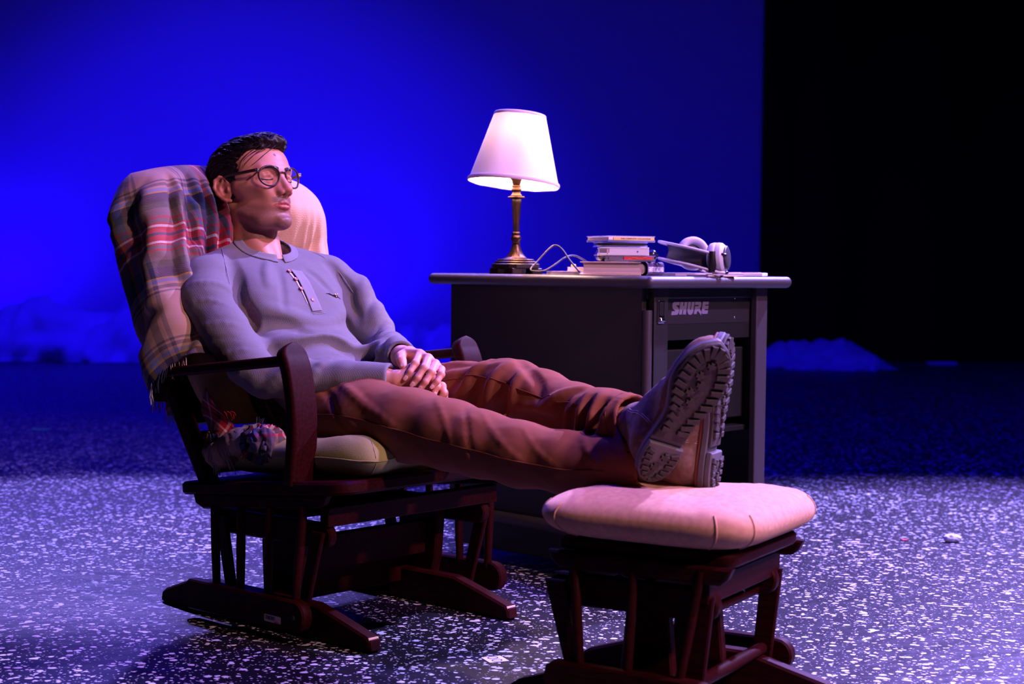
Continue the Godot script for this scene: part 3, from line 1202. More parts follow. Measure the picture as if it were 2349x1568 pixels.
func case_box(called: String, label: String, p: Vector3, size: Vector3, turn: float, tray: Material, front: Material, spine_x0: float, spine_x1: float, clear := true) -> Node3D:
	# a disc case: thin lid and tray with an inlay between them
	var t := thing(called, label, "disc case", p, turn, "disc cases stacked on the thick book")
	var shell: Material = mats.clear_plastic if clear else mats.case_white
	part("tray", MB.new().rbox(Vector3(size.x, size.y * 0.34, size.z), 0.0012, xf(Vector3(0, size.y * 0.17, 0))), shell, t)
	part("lid", MB.new().rbox(Vector3(size.x, size.y * 0.16, size.z), 0.001, xf(Vector3(0, size.y * 0.92, 0))), shell, t)
	part("inlay", MB.new().rbox(Vector3(size.x - 0.006, size.y * 0.5, size.z - 0.004), 0.001, xf(Vector3(0, size.y * 0.58, 0))), tray, t)
	part("spine_label", MB.new().rbox(Vector3((spine_x1 - spine_x0) * size.x, size.y * 0.52, 0.001), 0.0004, xf(Vector3(((spine_x0 + spine_x1) / 2 - 0.5) * size.x, size.y * 0.56, size.z / 2 - 0.0006))), front, t)
	return t


func build_desk_things() -> void:
	# thick hardback
	var book := thing("hardback_book", "thick hardback book with pink-lit page edges and a purple spine, under the disc cases", "book", Vector3(0.303, RACK_TOP, -4.345), -15.5)
	var bw := 0.183
	var bl := 0.25
	var bh := 0.037
	part("page_block", MB.new().slab(poly([-bw / 2 + 0.007, 0.004, bw / 2 - 0.012, 0.004, bw / 2 - 0.005, 0.010, bw / 2 - 0.003, bh / 2, bw / 2 - 0.006, bh - 0.009, bw / 2 - 0.013, bh - 0.004, -bw / 2 + 0.007, bh - 0.004, -bw / 2 + 0.010, bh / 2]), bl - 0.012, 0.001), mats.page_edges, book)
	part("cover_board", MB.new().rbox(Vector3(bw - 0.016, 0.0032, bl), 0.001, xf(Vector3(-0.008, 0.0018, 0))), mats.board_cream, book)
	part("cover_board", MB.new().rbox(Vector3(bw - 0.016, 0.0032, bl), 0.001, xf(Vector3(-0.008, bh - 0.0018, 0))), mats.board_cream, book)
	var jacket := MB.new().cloth(14, 2, func(u: float, v: float) -> Vector3:
		var a := (u - 0.5) * 2.0
		var x := bw / 2 - 0.034 if absf(a) > 0.99 else bw / 2 + 0.003 - 0.010 * pow(absf(a), 4.0) - (0.014 if absf(a) > 0.86 else 0.0)
		return Vector3(x, bh / 2 + clampf(a * 1.12, -1.0, 1.0) * (bh / 2 + 0.0008), (v - 0.5) * (bl + 0.001)), 0.001)
	var sp := part("spine", jacket, mats.spine_purple, book)
	part("spine_band", MB.new().rbox(Vector3(0.0012, 0.006, bl * 0.62), 0.0005, xf(Vector3(bw / 2 + 0.0005, bh - 0.006, 0.04), Vector3(0, 0, 22))), mats.print_red, sp)
	text_line(sp, "FANTASTICLAND", Vector3(bw / 2 + 0.0036, bh * 0.46, 0.0), 0.014, 0.225, mats.print_white, Vector3(0, 90, 0), "title")
	part("cover_flap", MB.new().rbox(Vector3(0.03, 0.001, bl), 0.0004, xf(Vector3(bw / 2 - 0.035, bh + 0.0004, 0))), mats.board_red, book)
	part("cover_flap", MB.new().rbox(Vector3(0.03, 0.001, bl), 0.0004, xf(Vector3(bw / 2 - 0.035, 0.0007, 0))), mats.board_red, book)
	var y := RACK_TOP + bh + 0.001
	# disc cases, from below
	var c1 := case_box("disc_case", "disc case with a red printed spine, lowest of the stack on the book", Vector3(0.318, y, -4.286), Vector3(0.136, 0.0155, 0.125), -3.0, mats.print_grey, mats.print_red, 0.38, 0.94)
	part("barcode", MB.new().rbox(Vector3(0.022, 0.008, 0.001), 0.0003, xf(Vector3(-0.046, 0.008, 0.0622))), mats.print_grey, c1)
	for i in 5:
		part("print_line", MB.new().rbox(Vector3(0.009 + 0.006 * (i % 3), 0.0016, 0.001), 0.0003, xf(Vector3(0.0 + 0.013 * i, 0.0065 + 0.004 * (i % 2), 0.0628))), mats.print_orange, c1)
	var c2 := case_box("disc_case", "thick white-spined disc case on the red one, a black wallet behind", Vector3(0.3, y + 0.016, -4.289), Vector3(0.134, 0.0215, 0.128), -1.0, mats.case_white, mats.case_white, 0.2, 1.0, false)
	part("print_line", MB.new().rbox(Vector3(0.0012, 0.015, 0.001), 0.0003, xf(Vector3(-0.044, 0.011, 0.0648))), mats.print_pink, c2)
	part("print_line", MB.new().rbox(Vector3(0.003, 0.004, 0.001), 0.0003, xf(Vector3(0.037, 0.011, 0.0648))), mats.print_blue, c2)
	part("barcode", MB.new().rbox(Vector3(0.02, 0.009, 0.001), 0.0003, xf(Vector3(-0.056, 0.012, 0.0646))), mats.print_grey, c2)
	case_box("disc_case", "clear disc case with a dark inlay, second from the top of the stack", Vector3(0.292, y + 0.0385, -4.289), Vector3(0.138, 0.0125, 0.124), 1.5, mats.print_black, mats.print_black, 0.05, 0.93)
	var c4 := case_box("disc_case", "topmost clear disc case with a pale yellow spine label", Vector3(0.294, y + 0.052, -4.295), Vector3(0.145, 0.0165, 0.128), 24.0, mats.paper, mats.print_yellow, 0.12, 0.98)
	text_line(c4, "THE COMPLETE COLLECTION", Vector3(0.012, 0.0092, 0.0645), 0.0035, 0.09, mats.print_grey, Vector3.ZERO)
	# black disc wallet behind them
	var wal := thing("disc_wallet", "glossy black rounded disc wallet behind the white case on the book", "wallet", Vector3(0.318, y, -4.43), 2.0)
	part("wallet_body", MB.new().rbox(Vector3(0.168, 0.034, 0.12), 0.0165, xf(Vector3(0, 0.018, 0)), 4), mats.case_black, wal)
	part("wallet_edge", MB.new().rbox(Vector3(0.17, 0.004, 0.122), 0.0019, xf(Vector3(0, 0.018, 0))), mats.case_brown, wal)
	# loose cable looping beside the lamp
	var path := [Vector3(0.188, 0.837, -4.400), Vector3(0.161, 0.869, -4.420), Vector3(0.137, 0.903, -4.440), Vector3(0.118, 0.912, -4.450), Vector3(0.098, 0.898, -4.440), Vector3(0.068, 0.865, -4.420), Vector3(0.050, 0.844, -4.400), Vector3(0.063, 0.838, -4.380), Vector3(0.090, 0.841, -4.380), Vector3(0.117, 0.857, -4.400), Vector3(0.148, 0.879, -4.440), Vector3(0.175, 0.884, -4.480), Vector3(0.203, 0.873, -4.520), Vector3(0.221, 0.860, -4.540)]
	var cab := part("cable", MB.new().tube(smooth_path(path, 6), 0.0026, 8), mats.cord_brown, self)
	tag(cab, "thin dark cable standing in a loop between the lamp and the thick book", "cable")
	# flat papers and booklets
	flat("booklet", "flat brown-edged booklet beside the lamp foot, under the cable", Vector3(0.165, RACK_TOP, -4.535), Vector3(0.10, 0.009, 0.13), -20.0, mats.magazine, "booklet")
	flat("booklet", "small cream booklet behind the thick book, near the cable", Vector3(0.195, RACK_TOP + 0.0095, -4.55), Vector3(0.055, 0.012, 0.09), -15.0, mats.board_cream, "booklet")
	var tag_ := part("paper_tag", MB.new().rbox(Vector3(0.014, 0.008, 0.012), 0.003, xf(Vector3(0, 0.004, 0))), mats.print_yellow, self)
	tag_.position = Vector3(0.175, RACK_TOP + 0.0218, -4.53)
	tag(tag_, "tiny yellow paper tag on the cream booklet by the cable", "tag")
	flat("leaflet", "white folded leaflet between the thick book and the headphones", Vector3(0.50, RACK_TOP, -4.46), Vector3(0.12, 0.008, 0.14), 10.0, mats.paper, "leaflet")
	flat("leaflet", "pale patterned leaflet under the headphones", Vector3(0.545, RACK_TOP, -4.30), Vector3(0.10, 0.004, 0.10), 30.0, mats.magazine, "leaflet")
	var dvd := thing("film_case", "flat white-edged film case with a colourful cover at the rack's right end", "disc case", Vector3(0.655, RACK_TOP, -4.50), -14.0)
	part("case_shell", MB.new().rbox(Vector3(0.135, 0.0095, 0.17), 0.002, xf(Vector3(0, 0.005, 0))), mats.case_white, dvd)
	part("cover_print", MB.new().rbox(Vector3(0.125, 0.0008, 0.16), 0.0003, xf(Vector3(0, 0.0101, 0))), mats.print_blue, dvd)
	for i in 6:
		part("cover_patch", MB.new().rbox(Vector3(0.014, 0.001, 0.09), 0.0003, xf(Vector3(-0.045 + 0.018 * i, 0.0106, -0.02 + 0.008 * (i % 3)))), [mats.print_red, mats.print_orange, mats.print_yellow][i % 3], dvd)
	flat("booklet", "dark booklet lying left of the white film case", Vector3(0.585, RACK_TOP, -4.41), Vector3(0.09, 0.006, 0.12), 12.0, mats.print_grey, "booklet")


func flat(called: String, label: String, p: Vector3, size: Vector3, turn: float, m: Material, category: String) -> void:
	var t := thing(called, label, category, p, turn)
	part("pages", MB.new().rbox(Vector3(size.x - 0.002, size.y * 0.7, size.z - 0.002), 0.0006, xf(Vector3(0, size.y * 0.5, 0))), mats.paper, t)
	part("cover", MB.new().rbox(Vector3(size.x, size.y * 0.16, size.z), 0.0005, xf(Vector3(0, size.y * 0.92, 0))), m, t)
	part("cover", MB.new().rbox(Vector3(size.x, size.y * 0.14, size.z), 0.0005, xf(Vector3(0, size.y * 0.08, 0))), m, t)




# ---------------------------------------------------------------- headphones

func build_headphones() -> void:
	var t := thing("headphones", "grey and black over-ear headphones lying on their side, leaning on the book", "headphones", Vector3(0.5, RACK_TOP, -4.32))
	var inv := Vector3(0.5, RACK_TOP, -4.32)
	# two thin spring bows, one above the other
	var rows := []
	for k in 2:
		var pts := []
		for i in 25:
			var a := lerpf(-1.18, 1.32, i / 24.0) * PI / 2
			# the bow: open to the right, its middle (a = 0) at the left
			var q := Vector3(0.018 - cos(a) * 0.115, 0, -0.01 + sin(-a) * 0.095)
			q.x += 0.024 * sin(-a) * (1.0 if a < 0 else 0.5)
			q.y = (0.056 if k == 0 else 0.010) + 0.038 * clampf((0.06 - q.x) / 0.157, 0.0, 1.1)
			pts.append(q)
		rows.append(pts)
		part("bow", MB.new().tube(pts, 0.0034, 8, true, 1.1), mats.hp_grey, t)
	# wide dark head strap between the bows
	var strap := MB.new().cloth(40, 6, func(u: float, v: float) -> Vector3:
		var f := 2.0 + u * 20.0
		var i := int(f)
		var lo: Vector3 = (rows[1][i] as Vector3).lerp(rows[1][i + 1], f - i)
		var hi: Vector3 = (rows[0][i] as Vector3).lerp(rows[0][i + 1], f - i)
		var p := lo.lerp(hi, lerpf(0.06, 0.90, v))
		var mid := Vector3(0.07, p.y, -0.01)
		return p.lerp(mid, 0.13 + 0.04 * sin(v * PI)), 0.003)
	part("head_strap", strap, mats.hp_band, t)
	# clips that join bows and strap
	for i in [2, 22]:
		var a: Vector3 = rows[1][i] + Vector3(0, -0.004, 0)
		var b: Vector3 = rows[0][i] + Vector3(0, 0.006, 0)
		part("clip", MB.new().tube([a, a.lerp(b, 0.5), b], [0.006, 0.008, 0.006], 8, true, 1.6), mats.hp_black, t)
	# ear cups
	ear_cup(t, Vector3(0.004, 0.063, -0.085), Vector3(-14, 14, 0), 0.047)
	ear_cup(t, Vector3(0.054, 0.049, 0.047), Vector3(4, -112, 6), 0.043)
	for q in [[rows[0][0], Vector3(0.062, 0.06, 0.085)], [rows[1][0], Vector3(0.075, 0.012, 0.07)], [rows[0][24], Vector3(0.028, 0.082, -0.115)], [rows[1][24], Vector3(0.02, 0.02, -0.115)]]:
		part("yoke", MB.new().tube([q[0], (q[0] as Vector3).lerp(q[1], 0.5) + Vector3(0.004, 0, 0.004), q[1]], [0.0045, 0.005, 0.004], 8), mats.hp_black, t)


func ear_cup(t: Node3D, p: Vector3, turn: Vector3, r: float) -> void:
	# faces its own +z with the soft pad; the shell lies behind
	var x := xf(p, turn) * xf(Vector3.ZERO, Vector3(90, 0, 0))
	part("ear_pad", MB.new().lathe([Vector2(r * 0.52, 0.0), Vector2(r * 0.55, 0.012), Vector2(r * 0.68, 0.019), Vector2(r * 0.84, 0.019), Vector2(r * 0.97, 0.012), Vector2(r, 0.003), Vector2(r * 0.98, -0.004), Vector2(r * 0.5, -0.004), Vector2(r * 0.52, 0.0)], 40, x), mats.hp_pad, t)
	part("driver_cloth", MB.new().lathe([Vector2(0, 0.003), Vector2(r * 0.56, 0.003), Vector2(r * 0.56, 0.0), Vector2(0, 0.0)], 32, x), mats.hp_dark, t)
	part("ear_shell", MB.new().lathe([Vector2(r * 0.98, -0.004), Vector2(r * 0.99, -0.010), Vector2(r * 0.94, -0.018), Vector2(r * 0.94, -0.018), Vector2(r * 0.80, -0.025), Vector2(r * 0.45, -0.029), Vector2(0, -0.030)], 40, x), mats.hp_grey, t)
	part("shell_ring", MB.new().lathe([Vector2(r * 0.70, -0.0265), Vector2(r * 0.76, -0.030), Vector2(r * 0.62, -0.033), Vector2(r * 0.30, -0.0335), Vector2(0, -0.034)], 32, x), mats.hp_dark, t)


# ---------------------------------------------------------------- glider chair

# flat board that follows a path in x,y: half width along z, thickness across the path
func ribbon(path: Array, hw: Array, thick: float, z0: float, m: MB = null) -> MB:
	m = m if m else MB.new()
	var n := path.size()
	var round_ := 5
	m.begin()
	var ring := 4 * (round_ - 1)
	for i in n:
		var t: Vector2 = (path[mini(i + 1, n - 1)] - path[maxi(i - 1, 0)]).normalized()
		var nr := Vector2(t.y, -t.x)
		var sec := rounded_rect(thick, hw[i] * 2.0, minf(thick * 0.3, hw[i] * 0.8), round_ - 2)
		for q in sec:
			var p: Vector2 = path[i] + nr * q.x
			m.vert(Vector3(p.x, p.y, z0 + q.y))
	for i in n - 1:
		for s in ring:
			var a := m.v0 + i * ring + s
			var b := m.v0 + i * ring + (s + 1) % ring
			m.quad(a, b, b + ring, a + ring)
	for s in range(1, ring - 1):
		m.tri(m.v0, m.v0 + s + 1, m.v0 + s)
		var l := m.v0 + (n - 1) * ring
		m.tri(l, l + s, l + s + 1)
	m.finish()
	return m


func bar(a: Vector3, b: Vector3, w: float, h: float, r := 0.004) -> MB:
	# straight bar of section w x h from a to b (h upward)
	var t := (b - a).normalized()
	var side := t.cross(Vector3.UP).normalized()
	if absf(t.y) > 0.9:
		side = Vector3.BACK
	var up := side.cross(t).normalized()
	return MB.new().rbox(Vector3((b - a).length(), h, w), r, Transform3D(Basis(t, up, side), (a + b) / 2))


func spindle(a: Vector3, b: Vector3, r: float) -> MB:
	return MB.new().tube([a, a.lerp(b, 0.5), b], [r * 0.92, r * 1.05, r * 0.92], 12)


func poly(a: Array) -> PackedVector2Array:
	var out := PackedVector2Array()
	for i in range(0, a.size(), 2):
		out.append(Vector2(a[i], a[i + 1]))
	return out


func rail_outline(x0: float, x1: float, y0: float, y1: float, rise: float) -> PackedVector2Array:
	# long board: left end slightly rounded, right end a half round; rise lifts the right end
	var out := PackedVector2Array()
	var h := y1 - y0
	for i in 9:
		var a := -PI / 2 + PI * i / 8.0
		out.append(Vector2(x1 - h / 2 + cos(a) * h / 2, (y0 + y1) / 2 + rise + sin(a) * h / 2))
	for i in 5:
		var a := PI / 2 + PI * i / 4.0
		out.append(Vector2(x0 + h * 0.3 + cos(a) * h * 0.3, (y0 + y1) / 2 + sin(a) * h / 2))
	return out


func foot_outline(x0: float, x1: float, h: float, tip: float) -> PackedVector2Array:
	return poly([x0, 0.004, x0 + 0.012, 0.0, x1 - 0.01, 0.0, x1, 0.006, x1 - 0.004, tip - 0.004, x1 - 0.016, tip + 0.004, x1 - 0.10, h * 0.72, x1 - 0.19, h, x0 + 0.19, h, x0 + 0.10, h * 0.8, x0 + 0.022, tip + 0.006, x0 + 0.004, tip - 0.006])


func build_chair() -> void:
	var t := thing("glider_chair", "dark red-brown wooden glider chair with spindled sides, in which the man sits", "chair", CHAIR_AT, CHAIR_TURN)
	var w: Material = mats.wood
	# seat deck, front a little higher than the rear
	var deck := rounded_rect(0.62, 0.63, 0.05, 6)
	part("seat_deck", MB.new().slab(deck, 0.03, 0.006, Transform3D(Basis.from_euler(Vector3(-PI / 2, 0, 0)).rotated(Vector3.BACK, 0.098), Vector3(-0.005, 0.331, 0))), w, t)
	for s in [1.0, -1.0]:
		var z: float = 0.3 * s
		part("apron", MB.new().slab(poly([-0.245, 0.296, -0.235, 0.272, -0.205, 0.262, 0.20, 0.306, 0.228, 0.318, 0.24, 0.338]), 0.024, 0.005, xf(Vector3(0, 0, z))), w, t)
		# swinging side frame: four spindles down to the rail
		for q in [[-0.16, 0.272, -0.14], [-0.058, 0.283, -0.05], [0.048, 0.294, 0.05], [0.165, 0.31, 0.148]]:
			part("spindle", spindle(Vector3(q[0], q[1], 0.31 * s), Vector3(q[2], 0.085, 0.318 * s), 0.0105), w, t)
		var rail := part("side_rail", MB.new().slab(rail_outline(-0.245, 0.20, 0.022, 0.094, 0.004), 0.03, 0.004, xf(Vector3(0, 0, 0.325 * s))), w, t)
		if s > 0:
			var lab := part("maker_label", MB.new().slab(rounded_rect(0.058, 0.0165, 0.003), 0.001, 0.0002, xf(Vector3(0.094, 0.047, 0.3405), Vector3(0, 0, 0))), mats.paper, rail)
			lab.set_meta("label", "small pale maker's label on the rail")
			text_line(lab, "STORKCRAFT", Vector3(0.086, 0.0485, 0.3412), 0.0085, 0.034, mats.print_black)
			text_line(lab, "gliders", Vector3(0.110, 0.0405, 0.3412), 0.005, 0.016, mats.print_red)
		part("pivot_bolt", MB.new().lathe([Vector2(0, 0.006), Vector2(0.006, 0.005), Vector2(0.009, 0.0), Vector2(0, 0)], 14, xf(Vector3(0.165, 0.06, (0.325 + 0.012) * s), Vector3(90 * s, 0, 0))), mats.rack_dark, t)
		# standing base: foot board, uprights, hanging links
		var fz := 0.262 if s > 0 else -0.19
		part("foot_rail", MB.new().slab(foot_outline(-0.42, 0.354, 0.082, 0.032), 0.036, 0.005, xf(Vector3(0, 0, fz))), w, t)
		part("foot_tip", MB.new().rbox(Vector3(0.004, 0.012, 0.03), 0.002, xf(Vector3(0.346, 0.028, fz), Vector3(0, 0, 28))), mats.worn_wood, t)
		var inz := 0.235 if s > 0 else -0.215
		part("upright", MB.new().slab(poly([-0.05, 0.06, 0.06, 0.06, 0.075, 0.12, 0.085, 0.24, -0.06, 0.235, -0.055, 0.12]), 0.03, 0.004, xf(Vector3(0, 0, inz))), w, t)
		part("bearing_board", MB.new().slab(rail_outline(-0.20, 0.215, 0.205, 0.262, 0.006), 0.024, 0.004, xf(Vector3(0, 0, inz + 0.028 * s))), w, t)
		for q in [[-0.17, -0.125], [0.185, 0.13]]:
			part("link_arm", MB.new().slab(poly([q[0] - 0.02, 0.25, q[0] + 0.02, 0.25, q[1] + 0.018, 0.055, q[1] - 0.018, 0.055]), 0.012, 0.003, xf(Vector3(0, 0, inz + 0.047 * s))), w, t)
		# arm: shaped front board and arm rest
		var path := []
		var hw := []
		for p in smooth_path([Vector2(0.118, 0.352), Vector2(0.128, 0.45), Vector2(0.126, 0.53), Vector2(0.110, 0.605), Vector2(0.094, 0.64)], 5):
			path.append(p)
			hw.append(0.037)
		var last: Vector2 = path[-1]
		for i in range(1, 13):
			var a := i / 12.0 * PI / 2
			path.append(last + Vector2(-0.016, 0.034).normalized() * sin(a) * 0.03)
			hw.append(maxf(0.037 * cos(a), 0.004))
		part("arm_post", ribbon(path, hw, 0.034, 0.285 * s), w, t)
		part("arm_rest", bar(Vector3(0.085, 0.632, 0.285 * s), Vector3(-0.36, 0.583, 0.285 * s), 0.052, 0.024, 0.008), w, t)
		# back stile
		var sp := smooth_path([Vector2(-0.225, 0.315), Vector2(-0.37, 0.53), Vector2(-0.475, 0.70), Vector2(-0.54, 0.84), Vector2(-0.588, 0.985)], 5)
		var sh := []
		for p in sp:
			sh.append(0.019)
		part("back_stile", ribbon(sp, sh, 0.05, 0.272 * s), w, t)
	for q in [[0.385, -0.29], [0.50, -0.37], [0.78, -0.53], [0.95, -0.585]]:
		var x: float = q[1]
		part("back_slat", MB.new().rbox(Vector3(0.02, 0.11 if q[0] < 0.6 else 0.06, 0.53), 0.005, xf(Vector3(x, q[0], 0), Vector3(0, 0, 27))), w, t)
	part("stretcher", MB.new().rbox(Vector3(0.024, 0.085, 0.44), 0.004, xf(Vector3(0.03, 0.165, 0.02))), w, t)
	part("stretcher", MB.new().rbox(Vector3(0.024, 0.07, 0.44), 0.004, xf(Vector3(-0.03, 0.08, 0.02))), w, t)
	part("stretcher", MB.new().rbox(Vector3(0.03, 0.05, 0.56), 0.004, xf(Vector3(-0.19, 0.235, 0.0))), w, t)
	part("stretcher", MB.new().rbox(Vector3(0.03, 0.045, 0.56), 0.004, xf(Vector3(0.20, 0.285, 0.0))), w, t)


# flat raised lettering; the line is centred on p and faces along turn's z
func text_line(parent: Node, words: String, p: Vector3, height: float, width: float, material: Material, turn := Vector3.ZERO, called := "lettering") -> MeshInstance3D:
	var f := SystemFont.new()
	f.font_names = PackedStringArray(["Droid Sans"])
	f.font_weight = 700
	var m := TextMesh.new()
	m.text = words
	m.font = f
	m.font_size = 32
	m.pixel_size = 0.01
	m.depth = 0.02
	var a := m.get_aabb()
	var o := part(called, m, material, parent)
	var b := Basis.from_euler(turn * PI / 180.0)
	var sx := width / maxf(a.size.x, 0.001)
	var sy := height / maxf(a.size.y, 0.001)
	o.transform = Transform3D(b * Basis.from_scale(Vector3(sx, sy, 0.02)), p - b * Vector3(a.get_center().x * sx, a.get_center().y * sy, 0))
	return o


# ---------------------------------------------------------------- chair cushions

func chair_world(p: Vector3) -> Vector3:
	return CHAIR_AT + Basis(Vector3.UP, deg_to_rad(CHAIR_TURN)) * p


# line of the chair back (front of the frame): s from 0 at the seat to 1 at the top; returns place, along, forward
func back_line(s: float) -> Array:
	var pts := [Vector2(-0.27, 0.40), Vector2(-0.365, 0.55), Vector2(-0.44, 0.69), Vector2(-0.505, 0.83), Vector2(-0.56, 0.96), Vector2(-0.607, 1.085)]
	var f := clampf(s, 0.0, 1.0) * 5.0
	var i := mini(int(f), 4)
	var p: Vector2 = pts[i].lerp(pts[i + 1], f - i)
	var a: Vector2 = (pts[mini(i + 1, 5)] - pts[i]).normalized()
	var b: Vector2 = (pts[mini(i + 2, 5)] - pts[mini(i + 1, 4)]).normalized()
	var t := a.lerp(b, (f - i)).normalized() if i < 4 else a
	return [Vector3(p.x, p.y, 0), Vector3(t.x, t.y, 0), Vector3(t.y, -t.x, 0)]


func build_cushions() -> void:
	var seat := thing("seat_cushion", "olive green padded seat cushion under the man, its front corner peaked", "cushion", chair_world(Vector3(0.03, 0.40, 0)), CHAIR_TURN)
	var n := FastNoiseLite.new()
	n.seed = 2
	n.frequency = 5.0
	var h := Vector3(0.285, 0.052, 0.258)
	var shape := func(p: Vector3) -> Vector3:
		var q := p
		var front := smoothstep(0.05, 0.28, p.x)
		var near := smoothstep(0.10, 0.25, absf(p.z))
		var top := smoothstep(0.0, 0.05, p.y)
		q.y += 0.024 * front * near * top + 0.006 * n.get_noise_2d(p.x, p.z)
		q.y -= top * 0.030 * exp(-pow(p.z / 0.19, 4.0)) * (1.0 - 0.25 * front)   # the man's weight
		q.x += 0.03 * front * near * (1.0 - absf(p.y) / 0.06)
		q.x -= 0.03 * front * (1.0 - near)
		q.y += p.x * 0.085 + 0.004 - 0.01 * front * (1.0 - top)
		return q
	var body := part("cushion_body", MB.new().cushion(h, 6.0, shape, 120, 36), mats.cushion_olive, seat)
	var pipe := []
	for i in 72:
		var a := TAU * i / 72.0
		pipe.append(shape.call(Vector3(h.x * pow(absf(cos(a)), 1.0 / 3.0) * signf(cos(a)), 0.0, h.z * pow(absf(sin(a)), 1.0 / 3.0) * signf(sin(a)))))
	part("seam", MB.new().tube(pipe, 0.0018, 6, false, 1.0, Vector3.UP, true), mats.cushion_olive, body)
	for sz in [1.0, -1.0]:
		var line := []
		for i in 9:
			var b := (i / 8.0 - 0.55) * 1.7
			var cb := pow(cos(b), 1.0 / 3.0)
			line.append(shape.call(Vector3(h.x * cb * pow(cos(0.72), 1.0 / 3.0), h.y * sin(b), h.z * cb * pow(sin(0.72), 1.0 / 3.0) * sz)))
		part("seam", MB.new().tube(line, 0.0016, 6), mats.cushion_olive, body)
	var back := thing("back_cushion", "beige knitted back cushion gathered in pleats, behind the man's shoulder", "cushion", CHAIR_AT, CHAIR_TURN)
	var m := MB.new().cushion(Vector3(0.5, 0.5, 0.5), 7.0, func(p: Vector3) -> Vector3:
		var s := p.x + 0.5
		var w := p.z * (0.52 if p.z > 0.0 else 0.60)
		var l := back_line(0.04 + s * 0.93)
		var pinch := exp(-pow((s - 0.60) / 0.035, 2.0))
		var thick := 0.105 * (1.0 - 0.5 * pinch) * (0.75 + (0.35 + 0.30 * smoothstep(0.06, 0.16, -w)) * smoothstep(0.58, 0.82, s))
		var pleat := 0.008 * sin(w * 190.0 + 1.5 * sin(w * 60.0)) * exp(-pow((s - 0.66) / 0.09, 2.0)) * smoothstep(-0.02, 0.1, p.y)
		var dent := 0.055 * exp(-pow(w / 0.17, 4.0)) * (1.0 - smoothstep(0.62, 0.82, s)) + 0.03 * exp(-pow(w / 0.09, 2.0)) * smoothstep(0.7, 0.9, s)
		var up: float = (p.y + 0.5) * thick + pleat - dent * smoothstep(0.0, 0.3, p.y)
		w *= (1.0 - 0.03 * pinch) * (1.0 - 0.06 * smoothstep(0.88, 1.0, s))
		var arch := -0.022 * pow(absf(w) / 0.29, 2.2) * smoothstep(0.6, 1.0, s)
		return (l[0] as Vector3) + (l[1] as Vector3) * arch + (l[2] as Vector3) * (0.004 + up) + Vector3(0, 0, w), 160, 90)
	part("cushion_body", m, mats.cushion_beige, back)
	part("tie", MB.new().rbox(Vector3(0.02, 0.012, 0.05), 0.005, xf(Vector3(-0.42, 0.80, -0.285), Vector3(0, 0, 60))), mats.cushion_beige, back)


# ---------------------------------------------------------------- tartan throw

